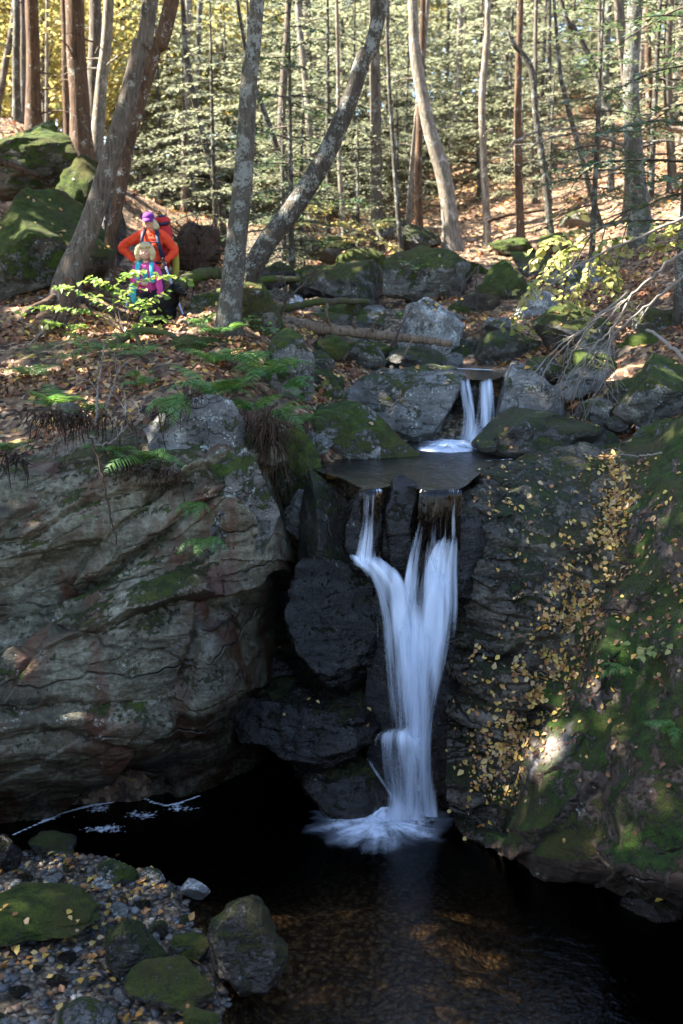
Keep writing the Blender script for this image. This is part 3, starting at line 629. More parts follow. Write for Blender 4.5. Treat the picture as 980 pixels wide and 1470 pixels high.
B((840, 1268, 900, 1312), 8.0, 'wet', 'dark stone half sunk at the foot of the right slab', 75, cuts=3, rough=.05)
B((890, 1262, 990, 1330), 7.75, 'wet', 'low dark stone in the shadow under the right slab', 76, cuts=3, rough=.05)

# ------------------------------------------------------------------ water
def water_mat(name, body, rough=.08, bump=.25, scale=(5, 2.2, 1), dist=.03, foam=False, spec=1.0):
    t = NT(name); v = t.coord('Object', vary=False, scale=scale)
    h = t.math('ADD', t.noise(v, 2.2, 4, .6, 1.2), t.math('MULTIPLY', t.noise(v, 7, 3, .6, .8), .4))
    nb = t.n('Bump', {'Height': h, 'Strength': bump, 'Distance': dist}).outputs[0]
    dep = t.attr('deep')
    tc = t.mix(dep, body, (.012, .010, .009))
    tr = t.n('BsdfTransparent', {'Color': tc}).outputs[0]
    gl = t.n('BsdfGlossy', {'Color': (.9, .9, .9, 1), 'Roughness': rough, 'Normal': nb}).outputs[0]
    fr = t.n('Fresnel', {'IOR': 1.33, 'Normal': nb}).outputs[0]
    sh = t.n('MixShader', {0: t.math('MULTIPLY', fr, spec, clamp=True), 1: tr, 2: gl}).outputs[0]
    fo = t.attr('foam'); fv = t.coord('Object', vary=False)
    fn = t.noise(fv, 26, 4, .7); fn2 = t.noise(t.coord('Object', vary=False, scale=(1, 1, 1)), 6, 4, .65, 1.0)
    fm = t.math('ADD', t.math('MULTIPLY', fn, .55), t.math('MULTIPLY', fn2, .45))
    fm = t.math('MULTIPLY', t.math('ADD', t.math('SUBTRACT', fm, 1.02), t.math('MULTIPLY', fo, .85)), 9.0, clamp=True)
    wd = t.n('BsdfDiffuse', {'Color': (.62, .66, .72, 1)}).outputs[0]
    sh = t.n('MixShader', {0: fm, 1: sh, 2: wd}).outputs[0]
    return t.out(sh)
M['pool'] = water_mat('pool_water', (.60, .50, .37), rough=.10, bump=.35, scale=(4, 5, 1), dist=.02)
M['stream'] = water_mat('stream_water', (.16, .13, .09), rough=.16, bump=.55, scale=(5, 2, 1), dist=.03)
def sheet(name, x0, x1, y0, y1, z, n, mat, deep, foam, ripple=.0, front=None):
    X, Y = np.meshgrid(np.linspace(x0, x1, n), np.linspace(y0, y1, n))
    if front is not None:
        fx_, fy_ = np.array([pxy(u, v, z) for u, v in front]).T; fy_ = gsmooth(np.interp(np.linspace(fx_[0], fx_[-1], 200), fx_, fy_), 3, 0); fx_ = np.linspace(fx_[0], fx_[-1], 200); f_ = np.interp(X, fx_, fy_)
        Y = f_+(y1-f_)*np.linspace(0, 1, n)[:, None]
    Zs = z+ripple*fbm(np.stack([X*2, Y*2, X*0], -1), 3) if ripple else np.full_like(X, z)
    me = mesh_np(name, np.stack([X, Y, Zs], -1).reshape(-1, 3), grid_faces(n, n), True, attrs={'deep': deep(X, Y).ravel(), 'foam': foam(X, Y).ravel()})
    return tag(link(name, me, M[mat]), kind='structure')
def pxy(u, v, z):
    """point of a horizontal level z seen at photo pixel (u, v)"""
    a = at(u, v, 1.0)-np.array([0, 0, CAMZ]); t = (z-CAMZ)/a[2]; return a[0]*t, a[1]*t
foam_px = [(70, 1172), (140, 1160), (200, 1170), (260, 1160), (150, 1190)]
FP = [pxy(u, v, 0) for u, v in foam_px]
_l = spline([pxy(u, v, 0) for u, v in [(20, 1198), (60, 1180), (100, 1164), (160, 1151), (200, 1147), (240, 1156), (285, 1143)]], 60)
_l = _l+.03*fbm(np.concatenate([_l*4, _l[:, :1]*0], 1), 3)[:, None]
line_px = [tuple(q) for q in _l]
line2 = [pxy(u, v, 0) for u, v in [(700, 1262), (740, 1276), (800, 1284)]]
cx, cy = pxy(562, 1176, 0)
def foam0(X, Y):
    f = np.zeros_like(X)
    for (a, b) in FP: f = np.maximum(f, .66*np.exp(-(((X-a)/.40)**2+((Y-b)/.20)**2)))
    f = np.maximum(f, 1.0*sstep(.022, .004, dist_line(X, Y, line_px)))
    d = np.hypot((X-cx)/.62, (Y-cy)/.42); f = np.maximum(f, .75*sstep(1.3, .2, d))
    return f
def deep0(X, Y): return np.clip(sstep(.5, 1.5, X-(8.0-Y)*.35)+.8*sstep(8.2, 8.9, Y)+.7*sstep(7.6, 8.2, Y)*sstep(.2, -.6, X)+.15*fbm(np.stack([X, Y, X*0], -1)*1.5, 3), 0, 1)
sheet('pool_water', -8, 6, 3.2, 12.0, 0.0, 420, 'pool', deep0, foam0)
ux, uy = pxy(640, 645, 3.02)
def foam1(X, Y): return np.maximum(1.15*sstep(.75, .1, np.hypot((X-ux)/.75, (Y-uy)/.55)), (.62+.25*fbm(np.stack([X*6, Y*6, X*0], -1), 3))*sstep(.05, .01, dist_line(X, Y, [pxy(690, 662, 3.02), pxy(760, 658, 3.02), pxy(825, 662, 3.02)])))
sheet('upper_pool_water', -.25, 3.3, 9.3, 12.6, 3.02, 160, 'stream', lambda X, Y: .25+0*X, foam1, .006,
      front=[(440, 672), (500, 690), (516, 702), (548, 702), (566, 694), (590, 700), (606, 704), (662, 704), (676, 690), (700, 670), (760, 654), (830, 646), (900, 636), (960, 630)])
mx, my = pxy(660, 530, 3.68)
def foam2(X, Y): return 1.1*sstep(.07, .02, dist_line(X, Y, [pxy(612, 524, 3.68), pxy(660, 529, 3.68), pxy(722, 532, 3.68)]))*1.0+.7*sstep(.3, .1, np.abs(X-1.2))*sstep(14.4, 14.9, Y)
sheet('middle_pool_water', .55, 2.4, 12.3, 15.2, 3.68, 120, 'stream', lambda X, Y: .2+0*X, foam2, .006, front=[(560, 530), (640, 535), (656, 545), (712, 545), (730, 535), (800, 530)])
sheet('far_stream_water', -2.6, .6, 16.2, 21.5, 4.42, 80, 'stream', lambda X, Y: .1+0*X, lambda X, Y: .95*sstep(.8, .3, np.hypot((X+.9)/.9, (Y-18.2)/1.0)), .02)

def fall_mat():
    t = NT('silky_water'); uv = t.n('TexCoord').outputs['UV']
    s1 = t.noise(t.n('Mapping', {'Vector': uv, 'Scale': (20, .8, 1)}).outputs[0], 1.0, 5, .6, .25)
    s2 = t.noise(t.n('Mapping', {'Vector': uv, 'Scale': (95, 1.6, 1)}).outputs[0], 1.0, 3, .6)
    s3 = t.noise(t.n('Mapping', {'Vector': uv, 'Scale': (8, .7, 1)}).outputs[0], 1.0, 3, .5, .3)
    s = t.math('ADD', t.math('MULTIPLY', s1, .42), t.math('ADD', t.math('MULTIPLY', s2, .10), t.math('MULTIPLY', s3, .55)))
    d = t.attr('dens')
    a = t.math('ADD', t.math('MULTIPLY', t.math('SUBTRACT', s, .535), 2.7), t.math('SUBTRACT', t.math('MULTIPLY', d, 1.55), .62))
    a = t.math('MULTIPLY', a, 1.0, clamp=True)
    a = t.math('MULTIPLY', a, t.math('MINIMUM', t.math('MULTIPLY', d, 4.0), .93))
    nb = t.n('Bump', {'Height': s, 'Strength': .5, 'Distance': .02}).outputs[0]
    wd = t.n('BsdfDiffuse', {'Color': (.76, .84, .96, 1), 'Normal': nb}).outputs[0]
    wt = t.n('BsdfTranslucent', {'Color': (.76, .84, .96, 1)}).outputs[0]
    wg = t.n('BsdfGlossy', {'Color': (1, 1, 1, 1), 'Roughness': .4, 'Normal': nb}).outputs[0]
    sh = t.n('MixShader', {0: .35, 1: wd, 2: wt}).outputs[0]; sh = t.n('MixShader', {0: .08, 1: sh, 2: wg}).outputs[0]
    return t.out(t.n('MixShader', {0: a, 1: t.n('BsdfTransparent').outputs[0], 2: sh}).outputs[0])
M['fall'] = fall_mat()
def mist_mat():
    t = NT('white_foam'); v = t.coord('Object', vary=False); s = t.noise(t.n('Mapping', {'Vector': t.n('TexCoord').outputs['UV'], 'Scale': (14, 1.2, 1)}).outputs[0], 1.0, 4, .6, .4)
    a = t.math('MULTIPLY', t.attr('dens'), t.math('ADD', .1, t.math('MULTIPLY', s, 1.0)))
    a = t.math('MULTIPLY', a, t.ramp(t.noise(v, 5.5, 5, .65, .6), [(.28, .35), (.62, 1.6)])); a = t.math('MULTIPLY', t.math('SUBTRACT', a, .045), 1.3, clamp=True)
    wd = t.n('MixShader', {0: .35, 1: t.n('BsdfDiffuse', {'Color': (.76, .84, .96, 1)}).outputs[0], 2: t.n('BsdfTranslucent', {'Color': (.76, .84, .96, 1)}).outputs[0]}).outputs[0]
    return t.out(t.n('MixShader', {0: a, 1: t.n('BsdfTransparent').outputs[0], 2: wd}).outputs[0])
M['mist'] = mist_mat()
def flow(mb, dens, rows, bulge=.06, n=70, m=36, edge=.34, seed=0, wob=.012):
    """rows: (uL, uR, v, y, density) from the lip down"""
    Rw = spline(np.array(rows, float), n); s = np.linspace(0, 1, m)
    u = Rw[:, 0:1]+(Rw[:, 1:2]-Rw[:, 0:1])*s; v = np.broadcast_to(Rw[:, 2:3], u.shape); y = Rw[:, 3:4]-bulge*(1-(2*s-1)**2)
    P = atv(u, v, y)
    P[..., 1] += wob*fbm(np.stack([u/16, v/120, 0*u], -1)+seed, 3)*2
    L = np.concatenate([[0], np.cumsum(np.linalg.norm(np.diff(P[:, m//2], axis=0), axis=1))])
    wid = np.linalg.norm(P[0, 0]-P[0, -1])+.15
    uv = np.stack([np.broadcast_to(s*np.sqrt(wid*.8)+seed*.37, u.shape), np.broadcast_to(L[:, None]+seed, u.shape)], -1)
    e = sstep(0, edge, s)*sstep(1, 1-edge, s); q = .75+.5*fbm(np.stack([u*.05, v*.006, 0*u], -1)+seed*3, 2)
    dens.append((Rw[:, 4:5]*e*np.clip(q, .35, 1.15)).ravel())
    mb.add(P.reshape(-1, 3), grid_faces(n, m), uv.reshape(-1, 2))
def fall_part(name, sheets, parent):
    mb, de = MB(), []
    for k, s in enumerate(sheets): flow(mb, de, s[0], seed=k*1.7+len(name), **(s[1] if len(s) > 1 else {}))
    return mb.build(name, M['fall'], parent, attrs={'dens': np.concatenate(de)})
base = at(590, 1172, 9.0)
WF = tag(empty('waterfall', (0, 0, 0)), 'tall white silky waterfall dropping in two chutes into the dark pool', 'waterfall')
fall_part('chute', [([(514, 548, 700, 9.45, .1), (515, 547, 708, 9.28, .5), (516, 545, 722, 9.25, .75), (514, 545, 750, 9.24, .8), (508, 545, 785, 9.22, .9), (500, 550, 806, 9.2, .95), (500, 556, 822, 9.16, .0)],),
                    ([(520, 540, 715, 9.22, .5), (518, 540, 760, 9.2, .8), (508, 540, 800, 9.16, .8), (506, 542, 822, 9.14, 0)],)], WF)
fall_part('chute', [([(606, 664, 700, 9.4, .1), (604, 662, 709, 9.26, .28), (600, 660, 740, 9.22, .42), (596, 660, 770, 9.2, .58), (590, 662, 800, 9.18, .8), (584, 664, 840, 9.16, 1.0), (580, 666, 890, 9.14, 0)],),
                    ([(602, 616, 725, 9.2, .3), (592, 612, 760, 9.17, .8), (582, 606, 800, 9.15, 1.0), (572, 602, 850, 9.13, .9), (566, 602, 920, 9.1, 0)], dict(bulge=.03)),
                    ([(634, 660, 762, 9.17, .2), (618, 663, 785, 9.15, 1.0), (602, 664, 820, 9.13, 1.1), (594, 667, 870, 9.12, .9), (586, 664, 940, 9.1, 0)], dict(bulge=.04, edge=.2)),
                    ([(648, 658, 712, 9.22, .3), (646, 658, 735, 9.19, .6), (644, 660, 770, 9.17, .7), (642, 662, 810, 9.15, 0)], dict(bulge=.02))], WF)
fall_part('veil', [([(486, 552, 796, 9.3, .4), (494, 562, 802, 9.2, 1.1), (515, 588, 826, 9.13, 1.25), (530, 610, 870, 9.12, 1.15), (536, 622, 940, 9.08, 1.05), (544, 624, 1000, 9.06, .95), (550, 622, 1046, 9.05, .7), (552, 620, 1080, 9.05, 0)], dict(n=110)),
                   ([(584, 670, 800, 9.15, .4), (574, 670, 840, 9.12, 1.0), (566, 669, 890, 9.1, 1.25), (560, 660, 940, 9.08, 1.2), (558, 648, 990, 9.09, 1.15), (558, 636, 1050, 9.1, 1.1), (562, 634, 1110, 9.1, .95), (556, 642, 1172, 9.1, 1.1)], dict(n=110, edge=.36)),
                   ([(536, 648, 850, 9.1, .1), (542, 648, 900, 9.07, .7), (550, 642, 960, 9.05, .8), (556, 632, 1040, 9.06, .75), (558, 634, 1168, 9.06, .7)], dict(n=100, bulge=.08)),
                   ([(530, 560, 840, 9.2, .3), (532, 566, 900, 9.12, .5), (536, 568, 1000, 9.07, .35), (540, 572, 1060, 9.05, .0)], dict(bulge=.03))], WF)
fall_part('skirt', [([(552, 616, 1036, 9.12, .0), (540, 620, 1045, 9.08, .6), (526, 624, 1056, 9.04, .95), (520, 632, 1076, 9.01, .76), (521, 638, 1112, 9.0, .64), (526, 642, 1150, 9.0, .74), (508, 648, 1178, 9.02, 1.0)], dict(n=90)),
                    ([(504, 522, 1072, 9.08, .1), (512, 534, 1100, 9.04, .30), (524, 552, 1132, 9.0, .38), (530, 566, 1160, 8.98, .4)], dict(bulge=.01, edge=.45)),
                    ([(516, 530, 1080, 9.06, .2), (530, 544, 1105, 9.03, .6), (548, 562, 1130, 9.0, .8), (562, 580, 1156, 8.98, .9)], dict(bulge=.01, edge=.4))], WF)
# spray and foam where the water meets the pool: a low mound that thins out to nothing
n_, m_ = 60, 160
rr_, aa_ = np.meshgrid(np.linspace(0.02, 1, n_), np.linspace(0, 2*math.pi, m_), indexing='ij')
reach = .85+.22*pn(np.stack([np.cos(aa_)*2, np.sin(aa_)*2, 0*aa_], -1))+.10*pn(np.stack([np.cos(aa_)*9, np.sin(aa_)*9, 0*aa_+3], -1))
def splash(name, x, y, z, ax, ay, h, k, parent):
    fx = x+rr_*reach*np.cos(aa_)*ax; fy = y+rr_*reach*np.sin(aa_)*ay
    fz = z+h*(1-rr_)**1.4*(.75+.6*fbm(np.stack([fx*5, fy*5, fx*0], -1), 3))
    dn = k*(1-rr_)**1.7*(.9+.9*fbm(np.stack([np.cos(aa_)*4, np.sin(aa_)*4, rr_*1.2], -1), 3))
    me = mesh_np('foam', np.stack([fx, fy, fz], -1).reshape(-1, 3), grid_faces(n_, m_), True, uv=np.stack([aa_*.3, rr_*.8], -1).reshape(-1, 2), attrs={'dens': np.clip(dn, 0, 1.3).ravel()})
    return link(name, me, M['mist'], parent)
splash('foam', cx-.10, cy-.06, .012, .92, .80, .05, 2.2, WF)
splash('foam', cx-.06, cy+.05, .03, .52, .44, .09, 1.6, WF)
# clear dark water bending over the lip before it breaks into white
def lipsheet(rows, parent):
    Rw = spline(np.array(rows, float), 40); s = np.linspace(0, 1, 30); u = Rw[:, :1]+(Rw[:, 1:2]-Rw[:, :1])*s; v = np.broadcast_to(Rw[:, 2:3], u.shape); y = Rw[:, 3:4]-.04*(1-(2*s-1)**2)
    P = atv(u, v, y); link('clear_lip', mesh_np('clear_lip', P.reshape(-1, 3), grid_faces(40, 30), True, attrs={'deep': np.full(1200, .2), 'foam': np.zeros(1200)}), M['stream'], parent)
lipsheet([(603, 663, 703, 9.262), (602, 663, 709, 9.24), (601, 662, 718, 9.23), (599, 661, 745, 9.215), (597, 661, 790, 9.21)], WF)
lipsheet([(515, 548, 702, 9.30), (515, 548, 708, 9.275), (515, 546, 718, 9.26), (514, 545, 750, 9.25)], WF)
UF = tag(empty('waterfall', (0, 0, 0)), 'small two-strand upper waterfall between the grey boulders', 'waterfall')
fall_part('chute', [([(656, 678, 544, 12.5, .6), (655, 679, 552, 12.42, 1.0), (658, 684, 575, 12.34, 1.0), (660, 690, 605, 12.28, .95), (650, 694, 640, 12.2, 1.0)], dict(bulge=.05))], UF)
fall_part('chute', [([(684, 712, 544, 12.5, .6), (682, 713, 552, 12.4, 1.15), (680, 716, 575, 12.3, 1.2), (676, 718, 605, 12.2, 1.2), (664, 720, 638, 12.08, 1.2)], dict(bulge=.07))], UF)
sx_, sy_ = pxy(650, 640, 3.03)
splash('foam', sx_, sy_, 3.03, .56, .75, .07, 2.0, UF)
ST = tag(empty('waterfall', (0, 0, 0)), 'thin white side trickle among dark rocks at the right', 'waterfall')
fall_part('chute', [([(908, 918, 590, 12.0, .3), (906, 922, 600, 11.85, 1.0), (910, 926, 615, 11.75, 1.0), (912, 928, 632, 11.7, .6)], dict(bulge=.02))], ST)
fall_part('chute', [([(878, 910, 612, 12.0, .3), (880, 912, 618, 11.9, .8), (884, 915, 624, 11.8, .5)], dict(bulge=.0))], ST)
fall_part('chute', [([(842, 852, 574, 12.6, .3), (840, 854, 582, 12.5, .9), (842, 856, 590, 12.45, .4)], dict(bulge=.01))], ST)
RT = tag(empty('waterfall', (0, 0, 0)), 'small patch of white rapids far upstream between mossy rocks', 'waterfall')
fall_part('chute', [([(404, 432, 420, 16.6, .3), (402, 440, 427, 16.4, .7), (404, 444, 436, 16.2, .7), (400, 440, 442, 16.0, .2)], dict(bulge=.02))], RT)

# ------------------------------------------------------------------ trees
def ghit(u, v, lo=11.0, hi=150):
    """first point of the ground seen at photo pixel (u, v)"""
    ys = np.linspace(lo, hi, 1400); P = atv(u, v, ys); g = H(P[:, 0], P[:, 1]); k = np.argmax(P[:, 2] < g)
    return P[k] if (P[:, 2] < g).any() else P[-1]
M['bark'] = bark_mat('grey_brown_bark', (.030, .024, .018), (.14, .115, .088), 1.0, lichen=.25, moss=.12, lcol=(.22, .22, .19))
M['barkred'] = bark_mat('red_brown_hemlock_bark', (.026, .016, .010), (.13, .078, .046), 1.1, lichen=.08)
M['barkgrey'] = bark_mat('pale_grey_lichen_bark', (.032, .028, .021), (.10, .09, .07), 1.4, lichen=.7, lcol=(.19, .20, .175))
M['barkdark'] = bark_mat('dark_lichen_bark', (.020, .017, .012), (.075, .065, .05), 1.4, lichen=.55, lcol=(.20, .21, .185))
M['barkpale'] = bark_mat('pale_birch_bark', (.06, .048, .035), (.24, .205, .16), 1.2, lichen=.35, lcol=(.40, .38, .33))
M['twig'] = simple('dead_twig', (.17, .145, .12), .8, .4, 20)
M['twigdark'] = simple('dark_twig', (.055, .042, .032), .85, .4, 20)
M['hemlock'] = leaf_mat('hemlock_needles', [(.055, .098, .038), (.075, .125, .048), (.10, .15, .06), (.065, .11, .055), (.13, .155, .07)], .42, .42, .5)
M['hemfar'] = leaf_mat('sunlit_tint_hemlock_needles', [(.19, .215, .13), (.22, .245, .15), (.26, .275, .17), (.20, .22, .155), (.28, .275, .17)], .55, .36, .9)  # paler copy of the hemlock needles, sunlight put into the colour
M['yellow'] = leaf_mat('autumn_yellow_leaves', [(.40, .34, .11), (.34, .33, .12), (.48, .40, .15), (.28, .30, .11), (.42, .32, .11)], .5, .5, .3)
M['lime'] = leaf_mat('yellow_green_leaves', [(.32, .34, .10), (.38, .36, .11), (.44, .40, .14), (.26, .30, .08)], .5, .5, .35)
M['green'] = leaf_mat('green_leaves', [(.16, .28, .05), (.22, .33, .06), (.28, .36, .07), (.12, .22, .04)], .45, .45, .4)
M['fern'] = leaf_mat('fern_green', [(.085, .21, .045), (.12, .25, .05), (.06, .16, .04), (.16, .24, .05)], .45, .45, .4)

def crown_hemlock(seed, h, r, nb, piece=.075, base=.10, dens=1.0):
    """flat drooping sprays on horizontal limbs; returns needle mesh, limb mesh"""
    rr = np.random.RandomState(seed); lf, br = MB(), MB(); Q = []
    for b in range(nb):
        z = h*(base+(1-base)*(b+rr.rand())/nb); L = r*(1.0-.72*(z/h)**1.2)*rr.uniform(.55, 1.1); az = b*2.4+rr.rand()*.8
        n = 9; s = np.linspace(0, 1, n); rise = rr.uniform(-.05, .18); dr = rr.uniform(.12, .4)
        bend = rr.uniform(-.3, .3)
        x = s*L; a = az+bend*s; p = np.stack([x*np.cos(a), x*np.sin(a), z+rise*x-dr*L*s**2], -1)
        br.tube(p, np.linspace(.018, .004, n)*(L/1.5+.3), 3, cap=False)
        m = int(14*L*dens)+4
        for k in range(m):
            t = .15+.85*(k+rr.rand())/m; i = min(int(t*(n-1)), n-2); f = t*(n-1)-i; o = p[i]*(1-f)+p[i+1]*f
            sgn = 1 if k % 2 else -1; l = L*(.42*(1-t)+.10)*rr.uniform(.6, 1.2); ang = a[i]+sgn*rr.uniform(.7, 1.15)
            q = max(2, int(l/piece*1.15)); j = (np.arange(q)+rr.rand(q)*.5)/q
            dp = np.stack([np.cos(ang)*l*j, np.sin(ang)*l*j, -.22*l*j**1.5+rr.randn(q)*.015], -1)+o
            dd = ang+rr.randn(q)*.45+np.where(np.arange(q) % 2, .5, -.5)
            Q.append(np.concatenate([dp, dd[:, None], (piece*rr.uniform(.7, 1.5, q))[:, None]], 1))
    Q = np.concatenate(Q); N_ = len(Q); d = Q[:, 3]; sz = Q[:, 4]
    t = np.stack([np.cos(d), np.sin(d), rr.randn(N_)*.25-.15], -1); t /= np.linalg.norm(t, axis=1, keepdims=True)
    w_ = np.stack([-np.sin(d), np.cos(d), rr.randn(N_)*.35], -1)*.30
    o = Q[:, :3]
    V = np.stack([o, o+t*sz[:, None]*.6+w_*sz[:, None], o+t*sz[:, None]*1.25, o+t*sz[:, None]*.6-w_*sz[:, None]], 1).reshape(-1, 3)
    me = mesh_np('needles', V, np.arange(N_*4).reshape(-1, 4), False)
    Vb = np.concatenate(br.V); mb_ = mesh_np('limbs', Vb, [np.concatenate(f) for f in br.F.values()])
    return me, mb_
def leaf_quads(o, d, nrm, size, wid=.45, fold=.15):
    """pointed-oval leaves (6 points, 4 faces folded on the midrib)"""
    d = d/np.linalg.norm(d, axis=1, keepdims=True); s = np.cross(nrm, d); s /= np.linalg.norm(s, axis=1, keepdims=True)+1e-9; n = np.cross(d, s)
    z = size[:, None]; W = z*wid
    V = np.stack([o, o+d*z*.35+s*W+n*z*fold, o+d*z*.72+s*W*.72+n*z*fold*.6, o+d*z*1.05-n*z*.1, o+d*z*.72-s*W*.72+n*z*fold*.6, o+d*z*.35-s*W+n*z*fold, o+d*z*.55-n*z*.02], 1)
    k = len(o); b = np.arange(k)[:, None]*7
    Fc = np.concatenate([b+np.array([a]) for a in ((0, 1, 6, 6), )]) if 0 else None
    tri = np.concatenate([b+np.array([t]) for t in ((0, 6, 1), (1, 6, 2), (2, 6, 3), (3, 6, 4), (4, 6, 5), (5, 6, 0))])
    return V.reshape(-1, 3), tri
def crown_broad(seed, h, r, n, size=.09, base=.3, flat=.5, lumps=26):
    """leafy crown: leaves gathered in lumps at limb ends, with gaps"""
    rr = np.random.RandomState(seed); br = MB(); C = []
    for k in range(lumps):
        a = k*2.4+rr.rand(); z = h*(base+(1-base)*rr.rand()); l = r*math.sqrt(rr.rand())*(1-.4*(z/h))+.15*r
        c = np.array([l*math.cos(a), l*math.sin(a), z]); C.append(c)
        br.tube(spline([[0, 0, z-l*.5], c*.55+np.array([0, 0, -.05*h+z*.0]) + np.array([0, 0, (z-l*.35)*.45]), c], 7), np.linspace(.03, .006, 7), 4, cap=False)
    C = np.array(C); i = rr.randint(len(C), size=n); o = C[i]+rr.randn(n, 3)*np.array([r*.22, r*.22, r*.10])
    d = rr.randn(n, 3); d[:, 2] = d[:, 2]*.4-.3; nn = rr.randn(n, 3)*.5+np.array([0, 0, 1])
    V, T = leaf_quads(o, d, nn, size*rr.uniform(.7, 1.3, n))
    me = mesh_np('leaves', V, T, False); mb_ = mesh_np('limbs', np.concatenate(br.V), [np.concatenate(f) for f in br.F.values()])
    return me, mb_
def trunk_part(pts, rad, bark, parent, sides=14, seed=0, flare=.55, n=40, stubs=0, name='trunk', bump=.10):
    P = spline(pts, n); r = np.interp(np.linspace(0, 1, n), np.linspace(0, 1, len(rad)), rad)
    L = np.concatenate([[0], np.cumsum(np.linalg.norm(np.diff(P, axis=0), axis=1))])
    r = r*(1+flare*np.exp(-np.maximum(L-.25, 0)/(r[0]*2.2)))
    P = P+.25*r[:, None]*np.stack([pn(np.stack([L*.8, L*0+seed, L*0], -1)), pn(np.stack([L*.8, L*0+seed+9, L*0], -1)), 0*L], -1)
    mb = MB(); mb.tube(P, r, sides, bump=bump, seed=seed, bfreq=(2.2, .7))
    rr = random.Random(seed)
    for k in range(stubs):
        i = rr.randrange(n//5, n-2); a = rr.uniform(0, 2*math.pi); l = rr.uniform(.3, 1.1)
        o = P[i]; d = np.array([math.cos(a), math.sin(a), rr.uniform(-.15, .35)])
        mb.tube(spline([o+d*r[i]*.7, o+d*l*.6, o+d*l+np.array([0, 0, -.12*l])], 6), np.linspace(.02, .006, 6)*min(1, r[i]*9), 5, cap=False)
    loc = np.array(parent.location)
    mb.V = [v-loc for v in mb.V]
    return mb.build(name, M[bark], parent)
HEM = [crown_hemlock(100+k, 5.5, 2.0, 34, dens=.85) for k in range(3)]
HEMB = [crown_hemlock(160+k, 7.0, 2.6, 40, piece=.13, base=.02, dens=.8) for k in range(2)]
HEM2 = [crown_hemlock(120+k, 3.2, 1.3, 34, piece=.06) for k in range(2)]
BRD = [crown_broad(140+k, 6.5, 2.6, 5200, .13) for k in range(2)]
for me, mb_ in HEM+HEM2+HEMB: me.materials.append(M['hemlock']); mb_.materials.append(M['twigdark'])
for me, mb_ in BRD: me.materials.append(M['yellow']); mb_.materials.append(M['twigdark'])
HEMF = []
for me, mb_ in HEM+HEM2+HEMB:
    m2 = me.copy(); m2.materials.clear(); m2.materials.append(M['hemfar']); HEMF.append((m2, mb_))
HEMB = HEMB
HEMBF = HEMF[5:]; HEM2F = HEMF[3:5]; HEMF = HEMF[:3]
def add_crown(root, crown, scale, z0, rz, dx=0, dy=0):
    for nm, me in zip(('crown', 'limbs'), crown):
        o = link(nm, me, None, root); o.location = (dx, dy, z0); o.scale = scale; o.rotation_euler = (0, 0, rz)

def pxtree(path, y, widths, bark, label, name='tree', cat='tree', group=None, ext=5.0, y2=None, sides=16, seed=1, stubs=0, flare=.5, crown=None, bump=.10):
    """trunk through photo pixels `path` (base first) standing at distance y (y2 at the top)"""
    ys = np.linspace(y, y if y2 is None else y2, len(path))
    if y is None: raise ValueError
    P = [at(u, v, yy) for (u, v), yy in zip(path, ys)]
    r = [w_/2/pxm(u, v, yy) for (u, v), yy, w_ in zip(path, ys, widths)]
    b = P[0].copy(); g = Hp(b[0], b[1]); d0 = P[0]-P[1]
    P.insert(0, b+d0/np.linalg.norm(d0)*.15+np.array([0, 0, min(0, g-b[2]-.1)])); r.insert(0, r[0]*1.05)
    d1 = P[-1]-P[-2]; d1 = d1/np.linalg.norm(d1); P.append(P[-1]+(d1*.6+np.array([0, 0, .4]))*ext); r.append(r[-1]*.6)
    root = tag(empty(name, tuple(P[1])), label, cat, group)
    trunk_part(P, r, bark, root, sides, seed, flare, stubs=stubs, n=max(30, 8*len(P)), bump=bump)
    return root, P
T = pxtree
tA, PA = T([(100, 398), (128, 325), (160, 225), (184, 135), (202, 65), (216, 0)], 14.3, (31, 30, 28, 26, 24, 22), 'bark', 'thick brown tree leaning right beside the huge mossy boulder', name='leaning_tree', seed=1, stubs=0, flare=.6)
tA2, _ = T([(158, 352), (172, 275), (186, 200), (220, 75), (246, 0)], 15.6, (18, 18, 19, 20, 21), 'barkred', 'second leaning tree with split bark close behind the thick leaning one', name='leaning_tree', seed=2)
tB, _ = T([(327, 474), (334, 400), (344, 300), (352, 200), (359, 110), (369, 0)], 12.7, (33, 31, 29, 26, 24, 21), 'barkgrey', 'straight grey lichen-flecked tree standing on the stream bank', name='bank_tree', seed=3, flare=.35)
tC, _ = T([(346, 428), (358, 392), (385, 345), (420, 303), (460, 240), (490, 172), (520, 85), (549, 0)], 13.3, (30, 30, 30, 29, 27, 25, 23, 20), 'barkdark', 'dark curved tree bending right from the foot of the straight grey one', name='curved_tree', seed=4, flare=.2)
T([(118, 232), (114, 150), (108, 60), (106, 0)], 20.5, (30, 28, 27, 26), 'barkred', 'broad red-brown hemlock trunk behind the mossy boulders', name='hemlock_tree', seed=5, stubs=6)
T([(97, 215), (94, 100), (92, 0)], 22.5, (12, 11, 10), 'barkred', 'thin trunk half hidden behind the broad red-brown hemlock', name='hemlock_tree', seed=6, stubs=4)
T([(48, 175), (47, 90), (45, 0)], 21.5, (21, 19, 18), 'barkred', 'dark brown hemlock trunk near the left edge', name='hemlock_tree', seed=7, stubs=5)
T([(33, 178), (33, 90), (32, 0)], 26, (9, 8, 8), 'bark', 'slim trunk just left of the dark brown hemlock', name='hemlock_tree', seed=8, stubs=3)
T([(23, 176), (23, 80), (23, 0)], 23.5, (12, 11, 10), 'barkgrey', 'pale grey trunk nearest the left edge', name='hemlock_tree', seed=9, stubs=3)
T([(134, 215), (135, 100), (136, 0)], 23, (18, 18, 17), 'bark', 'straight brown trunk between the broad hemlock and the peeling trunk', name='hemlock_tree', seed=10, stubs=7)
